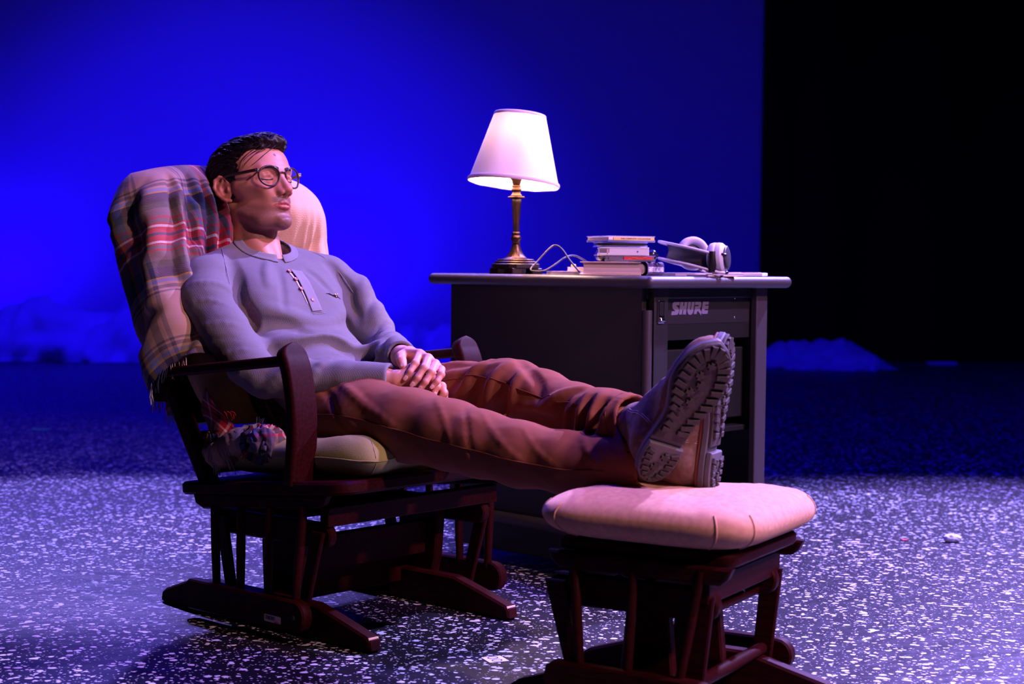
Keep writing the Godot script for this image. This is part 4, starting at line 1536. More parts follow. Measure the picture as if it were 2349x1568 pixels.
func build_blanket() -> void:
	var t := thing("throw_blanket", "tartan throw with fringes, draped over the chair back behind the man's head", "blanket", CHAIR_AT, CHAIR_TURN)
	var n := FastNoiseLite.new()
	n.seed = 19
	n.frequency = 3.0
	# u walks round the chair back: front face from behind the head to the near edge, the near side, then the rear; v from top to hem
	var drape := func(u: float, v: float) -> Vector3:
		var front := u < 0.5
		var hem := 0.40   # where the cloth ends along the back line: rear and side high, front runs down behind the man
		if u < 0.52:
			hem = lerpf(-0.05, 0.24, smoothstep(0.15, 0.52, u))
		else:
			hem = lerpf(0.24, 0.17, smoothstep(0.52, 0.60, u))
		var s := lerpf(1.0, hem, v)
		var l := back_line(maxf(s, 0.0))
		var c: Vector3 = l[0] + (l[1] as Vector3) * minf(s, 0.0) * 0.6
		var a: float
		var k := smoothstep(0.0, 0.10, v)      # round over the top
		var rise := sqrt(clampf(1.0 - pow(1.0 - clampf(v / 0.10, 0.0, 1.0), 2.0), 0.0, 1.0))
		# cross section: forward (a) and across (z)
		var zc := 0.0
		if u < 0.46:
			zc = lerpf(-0.055, 0.245, u / 0.46)
			a = 0.118
		elif u < 0.62:
			var q := (u - 0.46) / 0.16 * PI
			zc = 0.245 + sin(q) * 0.062
			a = 0.034 + cos(q) * 0.084
		else:
			zc = lerpf(0.245, -0.055, (u - 0.62) / 0.38)
			a = -0.050
		a = lerpf(0.034, a, rise)
		zc = lerpf(minf(zc, 0.262), zc, rise)
		var dent := 0.03 * exp(-pow(zc / 0.09, 2.0)) * (1.0 - smoothstep(0.0, 0.35, v)) + 0.055 * exp(-pow(zc / 0.17, 4.0)) * smoothstep(0.25, 0.5, v)
		if u < 0.5:
			a -= dent * rise
		# folds: long ridges that run down and spread; sharper crests than hollows
		var g := u * 13.0 - v * 0.9 + 0.9 * n.get_noise_2d(u * 1.2, v * 0.35) + 0.35
		var tt := fposmod(g, 1.0)
		var crest := smoothstep(0.0, 0.74, tt) if tt < 0.74 else 1.0 - smoothstep(0.74, 1.0, tt)
		var amp := 0.034 * smoothstep(0.03, 0.20, v) * (1.0 - 0.3 * v)
		if u > 0.56:
			amp *= 0.8
		var out := (l[2] as Vector3) * signf(0.54 - u)
		if u >= 0.46 and u < 0.62:
			var q2 := (u - 0.46) / 0.16 * PI
			out = ((l[2] as Vector3) * cos(q2) + Vector3(0, 0, 1) * sin(q2)).normalized()
		var p := c + (l[2] as Vector3) * a + Vector3(0, 0, zc) + out * (crest * amp + 0.004)
		p += (l[1] as Vector3) * (0.020 * rise * 0.0 - 0.030 * pow(clampf(absf(zc) / 0.25, 0.0, 1.2), 2.2) * (1.0 - v) + 0.012 * (1.0 - rise))
		# the side and rear hang more plumb towards the hem
		if u > 0.5:
			var plumb := smoothstep(0.55, 1.0, v) * smoothstep(0.5, 0.58, u)
			p.x -= 0.035 * plumb
			p.y -= 0.018 * plumb * (0.5 + 0.5 * sin(u * 40.0))
			p += Vector3(0.010, 0, 0.014) * plumb * sin(u * 60.0)
		return p
	var cloth := MB.new().cloth(190, 110, drape, 0.0035, Vector2(2.2, 1.25))
	part("cloth", cloth, mats.plaid, t)
	# fringe along the hem of the side and rear
	var r := RandomNumberGenerator.new()
	r.seed = 6
	var kinds := ["fringe_tan", "fringe_navy", "fringe_white", "fringe_red", "fringe_tan", "fringe_blue", "fringe_gold"]
	var bundles := {}
	for i in 150:
		var u := lerpf(0.50, 0.97, i / 149.0)
		var a: Vector3 = drape.call(u, 0.995)
		var kind: String = kinds[int(i / 9.0) % kinds.size()]
		if not bundles.has(kind):
			bundles[kind] = MB.new()
		var d := Vector3(r.randf_range(-0.008, 0.008), -r.randf_range(0.025, 0.042), r.randf_range(-0.008, 0.010))
		(bundles[kind] as MB).tube([a + Vector3(0, 0.004, 0), a + d * 0.5 + Vector3(r.randf_range(-0.003, 0.003), 0, r.randf_range(-0.003, 0.003)), a + d], [0.0016, 0.0014, 0.0007], 4, false)
	for kind in bundles:
		part("fringe", bundles[kind], mats[kind], t, "stuff")
	# the loose end that comes out under the arm and lies on the seat
	var flap := MB.new().cloth(24, 24, func(u: float, v: float) -> Vector3:
		var w := lerpf(0.055, 0.125, sin(v * PI * 0.8))
		var x := lerpf(-0.258, -0.238, v) + (u - 0.5) * w * 0.9
		var y := lerpf(0.552, 0.425, v) - 0.03 * pow(absf(u - 0.42) * 2.0, 2.0) * (1.0 - v) - 0.015 * u
		return Vector3(x, y, 0.235 + 0.016 * sin(u * PI) + 0.010 * sin(v * 6.0 + u * 2.0)), 0.003, Vector2(0.24, 0.34))
	for i in flap.uv.size():
		flap.uv[i] = Vector2(0.30, 0.38) + Vector2(flap.uv[i].x * 0.9 + flap.uv[i].y * 0.25, flap.uv[i].y * 0.9 - flap.uv[i].x * 0.3)
	part("loose_end", flap, mats.plaid, t)
	# soft roll of plain tan cloth curling from the flap
	var path := smooth_path([Vector3(-0.262, 0.430, 0.236), Vector3(-0.270, 0.402, 0.248), Vector3(-0.240, 0.386, 0.256), Vector3(-0.196, 0.392, 0.258), Vector3(-0.150, 0.418, 0.248), Vector3(-0.110, 0.432, 0.236), Vector3(-0.070, 0.424, 0.232)], 6)
	var roll := MB.new().tube(path, smooth_values([0.014, 0.018, 0.024, 0.034, 0.036, 0.032, 0.026], 6), 20, true, 0.9)
	for i in roll.uv.size():
		roll.uv[i] = Vector2(0.02 + roll.uv[i].x * 0.06, 0.02 + roll.uv[i].y * 0.22)
	crinkle(roll, 0.006, 34.0, 3)
	part("loose_end", roll, mats.plaid, t)
	var bundle := MB.new().cushion(Vector3(0.050, 0.036, 0.034), 2.4, null, 56, 30)
	for i in bundle.v.size():
		bundle.v[i] += Vector3(-0.062, 0.424, 0.240)
		bundle.uv[i] = Vector2(0.08, 0.20) + Vector2(bundle.uv[i].x * 0.5, bundle.uv[i].y * 0.26)
	crinkle(bundle, 0.016, 26.0, 5)
	part("loose_end", bundle, mats.plaid, t)
	var fold := MB.new().cloth(20, 14, func(u: float, v: float) -> Vector3:
		var a := v * 2.6
		return Vector3(lerpf(-0.085, -0.012, u), 0.432 + 0.026 * sin(a) - 0.016 * u, 0.250 + 0.022 * cos(a) + 0.005 * sin(u * 9.0)), 0.003, Vector2(0.2, 0.16))
	part("loose_end", fold, mats.plaid, t)
	for q in [["fringe_tan", Vector3(-0.268, 0.388, 0.262), 11, Vector3(0.010, -0.042, 0.004), 0.030], ["fringe_tan", Vector3(-0.196, 0.370, 0.276), 12, Vector3(0.004, -0.030, 0.004), 0.026], ["fringe_tan", Vector3(-0.150, 0.384, 0.276), 9, Vector3(0.018, -0.028, 0.002), 0.022], ["fringe_gold", Vector3(-0.285, 0.408, 0.250), 7, Vector3(-0.026, -0.026, 0.014), 0.012], ["fringe_navy", Vector3(-0.280, 0.392, 0.252), 8, Vector3(-0.014, -0.026, 0.010), 0.018], ["fringe_navy", Vector3(-0.086, 0.452, 0.238), 9, Vector3(0.004, 0.036, -0.004), 0.018], ["fringe_blue", Vector3(-0.232, 0.432, 0.252), 12, Vector3(0.012, -0.020, 0.008), 0.034], ["fringe_white", Vector3(-0.120, 0.448, 0.256), 9, Vector3(0.012, -0.026, 0.014), 0.020], ["fringe_red", Vector3(-0.180, 0.492, 0.250), 7, Vector3(0.012, -0.012, 0.002), 0.030], ["fringe_red", Vector3(-0.075, 0.412, 0.276), 6, Vector3(-0.014, -0.020, 0.002), 0.016], ["fringe_gold", Vector3(-0.122, 0.440, 0.262), 6, Vector3(0.006, -0.030, 0.006), 0.010]]:
		var m := MB.new()
		for i in q[2]:
			var a: Vector3 = q[1] + Vector3((float(i) / q[2] - 0.5) * q[4], r.randf_range(-0.003, 0.003), r.randf_range(-0.003, 0.003))
			var d: Vector3 = (q[3] as Vector3) * r.randf_range(0.7, 1.15) + Vector3(r.randf_range(-0.006, 0.006), r.randf_range(-0.004, 0.004), r.randf_range(-0.003, 0.003))
			m.tube([a - d * 0.15, a + d * 0.45 + Vector3(r.randf_range(-0.003, 0.003), 0.003, 0), a + d], [0.0019, 0.0017, 0.0008], 5, false)
		part("tassel", m, mats[q[0]], t, "stuff")


# push a mesh's vertices about with noise, then renew its normals
func crinkle(m: MB, amount: float, freq: float, s: int) -> void:
	var n := FastNoiseLite.new()
	n.seed = s
	n.frequency = freq
	n.fractal_octaves = 2
	for i in m.v.size():
		var q := m.v[i]
		m.v[i] += m.n[i] * amount * (1.0 - 2.2 * absf(n.get_noise_3dv(q)))
		m.n[i] = Vector3.ZERO
	m.v0 = 0
	m.i0 = 0
	m.finish(true)


# ---------------------------------------------------------------- glider footstool

func build_ottoman() -> void:
	# built in the chair's frame; its middle lies in front of the chair
	var mid := Vector3(0.333, 0, -3.058)
	var turn := -30.5
	var t := thing("glider_footstool", "dark red-brown wooden gliding footstool with spindles, under the man's boots", "footstool", mid, turn)
	var w: Material = mats.wood
	part("deck", MB.new().slab(rounded_rect(0.37, 0.35, 0.03, 4), 0.024, 0.005, Transform3D(Basis(Vector3.RIGHT, -PI / 2), Vector3(0.0, 0.319, 0))), w, t)
	for s in [1.0, -1.0]:
		part("apron", MB.new().slab(poly([-0.19, 0.31, -0.18, 0.29, -0.165, 0.278, 0.165, 0.278, 0.18, 0.29, 0.19, 0.31]), 0.022, 0.004, xf(Vector3(0, 0, 0.182 * s))), w, t)
		for q in [[-0.134, -0.114], [-0.008, -0.014], [0.128, 0.091]]:
			part("spindle", spindle(Vector3(q[0], 0.30, 0.188 * s), Vector3(q[1], 0.09, 0.196 * s), 0.0095), w, t)
		part("side_rail", MB.new().slab(rail_outline(-0.185, 0.165, 0.035, 0.102, 0.0), 0.028, 0.004, xf(Vector3(0, 0, 0.202 * s))), w, t)
		part("foot_rail", MB.new().slab(foot_outline(-0.29, 0.27, 0.082, 0.035), 0.034, 0.005, xf(Vector3(0, 0, 0.150 * s))), w, t)
		part("bearing_board", MB.new().slab(rail_outline(-0.205, 0.15, 0.20, 0.262, 0.0), 0.024, 0.004, xf(Vector3(0, 0, 0.146 * s))), w, t)
		part("upright", MB.new().slab(poly([-0.065, 0.06, 0.05, 0.06, 0.035, 0.22, -0.05, 0.22]), 0.026, 0.004, xf(Vector3(0, 0, 0.118 * s))), w, t)
		for q in [[-0.185, -0.13], [0.125, 0.105]]:
			part("link_arm", MB.new().slab(poly([q[0] - 0.02, 0.25, q[0] + 0.024, 0.25, q[1] + 0.022, 0.05, q[1] - 0.018, 0.05]), 0.012, 0.003, xf(Vector3(0, 0, 0.172 * s))), w, t)
			part("pivot_bolt", MB.new().lathe([Vector2(0, 0.007), Vector2(0.006, 0.006), Vector2(0.009, 0.0), Vector2(0, 0)], 14, xf(Vector3(q[1], 0.07, 0.179 * s), Vector3(90 * s, 0, 0))), mats.rack_dark, t)
	part("stretcher", spindle(Vector3(0.11, 0.085, 0.17), Vector3(0.11, 0.085, -0.17), 0.013), w, t)
	part("stretcher", MB.new().rbox(Vector3(0.022, 0.07, 0.23), 0.004, xf(Vector3(-0.01, 0.225, 0))), w, t)
	part("stretcher", spindle(Vector3(0.105, 0.21, 0.17), Vector3(0.105, 0.21, -0.17), 0.011), w, t)
	part("stretcher", MB.new().rbox(Vector3(0.022, 0.05, 0.36), 0.004, xf(Vector3(0.13, 0.262, 0))), w, t)
	part("stretcher", MB.new().rbox(Vector3(0.022, 0.05, 0.36), 0.004, xf(Vector3(-0.14, 0.262, 0))), w, t)
	# loose cushion
	var c := thing("footstool_cushion", "thick pinkish tan suede cushion on the footstool, the man's heels on it", "cushion", mid + Vector3(0, 0.332, 0), turn)
	var n := FastNoiseLite.new()
	n.seed = 4
	n.frequency = 6.0
	var h := Vector3(0.229, 0.048, 0.219)
	var shape := func(p: Vector3) -> Vector3:
		var q := p
		q.y += 0.046
		var top := smoothstep(0.0, 0.05, p.y)
		# heels press in
		q.y -= top * (0.016 * exp(-Vector2((p.x + 0.08) / 0.08, (p.z + 0.03) / 0.08).length_squared()) + 0.014 * exp(-Vector2((p.x - 0.02) / 0.07, (p.z + 0.115) / 0.07).length_squared()))
		q.y += top * 0.006 * n.get_noise_2d(p.x, p.z)
		q.y += 0.012 * (p.x / 0.229) * top * 0.3
		return q
	var cb := part("cushion_body", MB.new().cushion(h, 5.0, shape, 128, 40), mats.suede, c)
	# corner seams
	for sx in [1.0, -1.0]:
		for sz in [1.0, -1.0]:
			for k in 2:
				var pts := []
				for i in 9:
					var b := (i / 8.0 - 0.62) * 1.5
					var ang := atan2(0.5 if k == 0 else 1.0, 1.0 if k == 0 else 0.5)
					var cbb := pow(cos(b), 2.0 / 5.0)
					var p := Vector3(h.x * cbb * pow(cos(ang), 2.0 / 5.0) * sx, h.y * sin(b), h.z * cbb * pow(sin(ang), 2.0 / 5.0) * sz)
					pts.append(shape.call(p) + Vector3(sx, 0, sz) * 0.0004)
				part("seam", MB.new().tube(pts, 0.0022, 6), mats.seam_thread, cb)


# ---------------------------------------------------------------- the man

const HEAD_AT := Vector3(-0.411, 1.042, 0.0)

func head_frame() -> Transform3D:
	var b := Basis(Vector3.UP, deg_to_rad(4.0)) * Basis(Vector3.BACK, deg_to_rad(10.5)) * Basis(Vector3.RIGHT, deg_to_rad(-2.0))
	return Transform3D(b * Basis.from_scale(Vector3(1.15, 1.08, 1.13)), HEAD_AT)


func mm(x: float, y: float, z: float) -> Vector3:
	return Vector3(x, y, z) * 0.001


func axes(t: Vector3, n: Vector3) -> Basis:
	t = t.normalized()
	n = (n - t * n.dot(t)).normalized()
	return Basis(t, n, t.cross(n))


func build_person() -> void:
	var t := thing("person", "seated man in grey henley and brown trousers, legs stretched out, hands folded", "person", CHAIR_AT, CHAIR_TURN)
	var body := MB.new()
	body.colored = true
	var inv := head_frame().affine_inverse()
	sculpt_head(body, inv)
	sculpt_hands(body)
	sculpt_inner_body(body)
	part("body", body, mats.skin, t)
	make_hair(t)
	make_face_details(t)
	make_shirt(t)
	make_trousers(t)
	make_boots(t)
	make_glasses()


func skin_lin(r: float, g: float, b: float) -> Color:
	return rgb(r, g, b).srgb_to_linear()


func sculpt_head(body: MB, inv: Transform3D) -> void:
	var f := SDF.new(mm(-118, -205, -98), mm(142, 128, 98), 0.0027)
	f.ell(mm(-10, 42, 0), mm(93, 80, 75), 0.01)
	f.ell(mm(40, 48, 0), mm(54, 54, 62), 0.03)
	f.ell(mm(42, -8, 0), mm(54, 62, 58), 0.03)
	f.ell(mm(64, -46, 0), mm(37, 36, 36), 0.022)
	f.ell(mm(44, -52, 0), mm(48, 50, 50), 0.02)
	for s in [1.0, -1.0]:
		f.cap(mm(22, -3, 58 * s), mm(66, -14, 40 * s), 0.0125, 0.014, 0.024)
		f.cap(mm(6, -56, 48 * s), mm(58, -86, 30 * s), 0.014, 0.014, 0.026)
		f.cap(mm(58, -86, 30 * s), mm(88, -95, 8 * s), 0.014, 0.014, 0.022)
	f.ell(mm(90, -94, 0), mm(14, 14, 18), 0.010)
	for s in [1.0, -1.0]:
		f.cap(mm(91, 29, 9 * s), mm(80, 32, 40 * s), 0.0095, 0.009, 0.014)
	for s in [1.0, -1.0]:
		f.ell(mm(99, 11, 32 * s), mm(17, 13, 20), 0.012, true)
		f.ell(mm(76.5, 10.5, 32 * s), mm(12.5, 12.5, 12.5), 0.003)
		# closed upper lid and its fold, lower lid
		f.chain([mm(86, 15, 19 * s), mm(90, 17, 30 * s), mm(85, 15, 41 * s), mm(77, 10, 49 * s)], [0.003, 0.0035, 0.0035, 0.003], 0.005)
		f.chain([mm(84, 3, 19 * s), mm(88, 1, 30 * s), mm(84, 2, 41 * s)], [0.0028, 0.003, 0.0028], 0.006)
	for s in [1.0, -1.0]:
		f.ell(mm(64, -44, 66 * s), mm(34, 26, 18), 0.020, true, Basis(Vector3.UP, deg_to_rad(28.0 * s)))
	# nose
	f.cap(mm(92, 22, 0), mm(116, -18, 0), 0.0075, 0.0085, 0.010)
	for s in [1.0, -1.0]:
		f.cap(mm(88, 6, 10 * s), mm(102, -22, 9 * s), 0.007, 0.008, 0.010)
		f.ell(mm(105, -28, 12.5 * s), mm(12, 8, 6.5), 0.004)
	f.ell(mm(118, -23, 0), mm(10.0, 8.5, 10), 0.006)
	f.cap(mm(115, -31, 0), mm(102, -37, 0), 0.0042, 0.0042, 0.004)
	for s in [1.0, -1.0]:
		f.ell(mm(108, -34, 7 * s), mm(5.5, 4, 3.2), 0.002, true)
	# mouth
	f.chain([mm(88, -55.5, -28), mm(100, -52, -9), mm(102.5, -50.8, 0), mm(100, -52, 9), mm(88, -55.5, 28)], [0.002, 0.0040, 0.0044, 0.0040, 0.002], 0.004)
	f.chain([mm(88, -58, -27), mm(98.5, -61.5, -10), mm(100, -62.5, 0), mm(98.5, -61.5, 10), mm(88, -58, 27)], [0.002, 0.0046, 0.0052, 0.0046, 0.002], 0.004)
	f.chain([mm(88, -57, -26), mm(101.5, -57, -10), mm(104.5, -56.5, 0), mm(101.5, -57, 10), mm(88, -57, 26)], [0.001, 0.0014, 0.0014, 0.0014, 0.001], 0.0025, true)
	f.cap(mm(105, -77, -12), mm(105, -77, 12), 0.006, 0.006, 0.010, true)
	# ears
	for s in [1.0, -1.0]:
		var eb := Basis(Vector3.UP, deg_to_rad(24.0 * s)) * Basis(Vector3.BACK, deg_to_rad(12.0))
		f.ell(mm(-8, -1, 77 * s), mm(18, 31, 6), 0.005, false, eb)
		var rim := []
		for q in [[9, 10], [6, 24], [-6, 31], [-19, 26], [-25, 10], [-22, -8], [-14, -22], [-6, -31], [2, -33]]:
			rim.append(mm(-8, -1, 78.5 * s) + eb * mm(q[0] + 6, q[1], 2.0 * s))
		f.chain(rim, [0.003, 0.0036, 0.0038, 0.0038, 0.0038, 0.0036, 0.0036, 0.0045, 0.005], 0.003)
		f.ell(mm(-4, -3, 83 * s), mm(10, 15, 6), 0.004, true, eb)
		f.ell(mm(-9, 17, 83 * s), mm(10, 6, 4.5), 0.003, true, eb)
		f.chain([mm(-10, 22, 79 * s) + eb * mm(2, -3, 2 * s), mm(-17, 4, 81 * s) , mm(-9, -16, 80 * s)], [0.0028, 0.0032, 0.003], 0.003)
		f.ell(mm(5, -5, 75 * s), mm(4.5, 7, 4.5), 0.003)
	# neck
	var nb := inv * Vector3(-0.385, 0.855, 0)
	f.cap(mm(-22, -30, 0), nb, 0.052, 0.058, 0.014)
	for s in [1.0, -1.0]:
		f.cap(mm(-14, -40, 48 * s), inv * Vector3(-0.325, 0.86, 0.016 * s), 0.012, 0.010, 0.016)
	f.ell(inv * Vector3(-0.345, 0.935, 0), mm(11, 15, 11), 0.014)
	var n := FastNoiseLite.new()
	n.frequency = 60.0
	n.seed = 3
	head_field = f
	var base := skin_lin(198, 134, 108)
	var pinkish := skin_lin(206, 120, 100)
	var lip := skin_lin(166, 84, 74)
	var beard := skin_lin(84, 58, 58)
	f.net(body, func(p: Vector3) -> Color:
		var x := p.x * 1000.0
		var y := p.y * 1000.0
		var z := absf(p.z * 1000.0)
		var c := base
		# warmer nose, ears, cheeks
		c = c.lerp(pinkish, 0.5 * exp(-Vector2((x - 114) / 14.0, (y + 22) / 14.0).length_squared()) + (0.55 if z > 72 else 0.0) + 0.25 * exp(-Vector3((x - 76) / 18.0, (y + 12) / 16.0, (z - 42) / 14.0).length_squared()))
		# short beard: jaw, chin, upper lip
		var k := 0.0
		var line := -26.0 - 0.34 * (x - 10.0) + 0.0
		if x > 2.0 and y < line and y > -128:
			k = smoothstep(0.0, 16.0, line - y) * smoothstep(2.0, 14.0, x) * 0.72
		if x > 82 and y < -37 and y > -52 and z < 33:
			k = maxf(k, 0.92 * smoothstep(33.0, 22.0, z) * (0.75 if z < 4 else 1.0))
		if x > 88 and y < -69 and y > -82 and z < 9:
			k = maxf(k, 0.85)
		if x > 70 and y < -84 and z < 30:
			k = maxf(k, 0.88 * smoothstep(32.0, 18.0, z))
		if x > 2 and x < 26 and y > -30 and y < 10 and z > 60 and z < 76:
			k = maxf(k, 0.5 * smoothstep(26.0, 10.0, x))
		k *= 0.8 + 0.3 * n.get_noise_3dv(p * 6.0)
		c = c.lerp(beard, clampf(k, 0.0, 0.9))
		# lips
		if x > 84 and z < 29 and y < -45.5 and y > -70.5:
			var up := -57.0 + 9.5 * (1.0 - pow(z / 29.0, 1.5))
			var lo := -57.0 - 12.0 * (1.0 - pow(z / 28.0, 2.0))
			if y < up and y > lo:
				c = lip.lerp(c, 0.15)
		# wound on the forehead
		if Vector2(y - 66.0, p.z * 1000.0 - 8.0).length() < 3.2 and x > 70:
			c = skin_lin(120, 40, 40)
		return c, head_frame())


# one hand: finger chains are lists of joints, knuckle to tip
func sculpt_hand(body: MB, fingers: Array, thumb: Array, wrist: Array, palm: Array, lo: Vector3, hi: Vector3) -> SDF:
	var f := SDF.new(lo, hi, 0.0026)
	f.chain(wrist, [0.026, 0.0245, 0.024], 0.012)
	for q in palm:
		f.cap(q[0], q[1], q[2], q[3], 0.010)
	for i in fingers.size():
		var r: float = [0.0087, 0.0091, 0.0086, 0.0075][i]
		var p: Array = fingers[i]
		f.chain(p, [r * 1.14, r * 1.02, r * 0.92, r * 0.86], 0.0035)
		f.ell(p[1], Vector3.ONE * r * 1.10, 0.004)
	f.chain(thumb, [0.0150, 0.0122, 0.0112, 0.0100], 0.005)
	var base := skin_lin(222, 160, 136)
	var knuckle := skin_lin(204, 126, 106)
	var joints := []
	for p in fingers:
		joints.append(p[0])
		joints.append(p[1])
		joints.append(p[2])
	f.net(body, func(p: Vector3) -> Color:
		var k := 0.0
		for j in joints:
			k = maxf(k, 1.0 - p.distance_to(j) / 0.015)
		return base.lerp(knuckle, clampf(k, 0.0, 1.0) * 0.7))
	return f


func sculpt_hands(body: MB) -> void:
	# right hand lies on the right thigh, seen from its back
	var rf := [
		[Vector3(0.262, 0.592, 0.036), Vector3(0.296, 0.588, 0.028), Vector3(0.305, 0.572, 0.030), Vector3(0.302, 0.556, 0.036)],
		[Vector3(0.268, 0.580, 0.022), Vector3(0.304, 0.572, 0.012), Vector3(0.316, 0.556, 0.016), Vector3(0.310, 0.545, 0.022)],
		[Vector3(0.266, 0.566, 0.010), Vector3(0.300, 0.556, 0.0), Vector3(0.308, 0.543, 0.006), Vector3(0.302, 0.534, 0.012)],
		[Vector3(0.258, 0.556, 0.0), Vector3(0.286, 0.546, -0.010), Vector3(0.294, 0.536, -0.004), Vector3(0.288, 0.528, 0.002)]]
	var rt := [Vector3(0.212, 0.596, 0.040), Vector3(0.222, 0.610, 0.030), Vector3(0.222, 0.614, 0.016), Vector3(0.226, 0.614, 0.004)]
	sculpt_hand(body, rf, rt, [Vector3(0.10, 0.580, 0.09), Vector3(0.165, 0.583, 0.064), Vector3(0.196, 0.581, 0.052)],
		[[Vector3(0.200, 0.588, 0.050), rf[0][0], 0.0170, 0.0112], [Vector3(0.200, 0.580, 0.046), rf[1][0], 0.0180, 0.0112], [Vector3(0.198, 0.573, 0.042), rf[2][0], 0.0170, 0.0108], [Vector3(0.196, 0.567, 0.038), rf[3][0], 0.0150, 0.0098]],
		Vector3(0.08, 0.50, -0.04), Vector3(0.345, 0.645, 0.125))
	# left hand folded over it, fingers curling down towards the right thigh
	var lf := [
		[Vector3(0.209, 0.643, -0.008), Vector3(0.234, 0.622, 0.030), Vector3(0.236, 0.603, 0.048), Vector3(0.229, 0.590, 0.054)],
		[Vector3(0.240, 0.634, -0.006), Vector3(0.268, 0.613, 0.034), Vector3(0.266, 0.591, 0.053), Vector3(0.258, 0.577, 0.059)],
		[Vector3(0.264, 0.622, -0.006), Vector3(0.290, 0.604, 0.032), Vector3(0.289, 0.583, 0.051), Vector3(0.281, 0.570, 0.056)],
		[Vector3(0.282, 0.609, -0.008), Vector3(0.308, 0.600, 0.018), Vector3(0.311, 0.584, 0.035), Vector3(0.304, 0.573, 0.042)]]
	var lt := [Vector3(0.150, 0.634, -0.008), Vector3(0.172, 0.634, 0.018), Vector3(0.190, 0.626, 0.032), Vector3(0.203, 0.615, 0.039)]
	sculpt_hand(body, lf, lt, [Vector3(0.05, 0.628, -0.085), Vector3(0.11, 0.631, -0.045), Vector3(0.148, 0.634, -0.034)],
		[[Vector3(0.155, 0.638, -0.022), lf[0][0], 0.0165, 0.0112], [Vector3(0.158, 0.632, -0.030), lf[1][0], 0.0180, 0.0112], [Vector3(0.160, 0.626, -0.036), lf[2][0], 0.0170, 0.0108], [Vector3(0.160, 0.618, -0.040), lf[3][0], 0.0150, 0.0098]],
		Vector3(0.03, 0.54, -0.125), Vector3(0.345, 0.68, 0.085))
	nail_sets.append_array([[lf, lt], [rf, rt]])


var nail_sets := []
var head_field: SDF

# trunk and limbs under the clothes, thinner than the cloth over them
func sculpt_inner_body(body: MB) -> void:
	var f := SDF.new(Vector3(-0.5, 0.36, -0.28), Vector3(1.06, 0.93, 0.28), 0.016)
	f.chain([Vector3(-0.385, 0.86, 0), Vector3(-0.335, 0.76, 0), Vector3(-0.27, 0.67, 0), Vector3(-0.16, 0.585, 0), Vector3(-0.05, 0.53, 0)], [0.05, 0.07, 0.075, 0.07, 0.07], 0.04)
	f.cap(Vector3(-0.36, 0.79, 0.16), Vector3(-0.30, 0.795, -0.16), 0.045, 0.045, 0.04)
	f.chain([Vector3(-0.361, 0.79, 0.175), Vector3(-0.12, 0.578, 0.205), Vector3(0.10, 0.580, 0.09)], [0.045, 0.034, 0.025], 0.02)
	f.chain([Vector3(-0.305, 0.795, -0.165), Vector3(-0.245, 0.75, -0.20), Vector3(-0.14, 0.638, -0.208), Vector3(0.05, 0.630, -0.085)], [0.04, 0.034, 0.03, 0.025], 0.015)
	f.chain([Vector3(0.0, 0.50, 0.09), Vector3(0.53, 0.462, 0.115), Vector3(0.90, 0.452, 0.052)], [0.07, 0.045, 0.03], 0.03)
	f.chain([Vector3(0.0, 0.53, -0.09), Vector3(0.44, 0.563, -0.09), Vector3(0.87, 0.530, 0.026)], [0.07, 0.045, 0.03], 0.03)
	var base := skin_lin(198, 134, 108)
	f.net(body, func(_p: Vector3) -> Color: return base)


# ---- hair

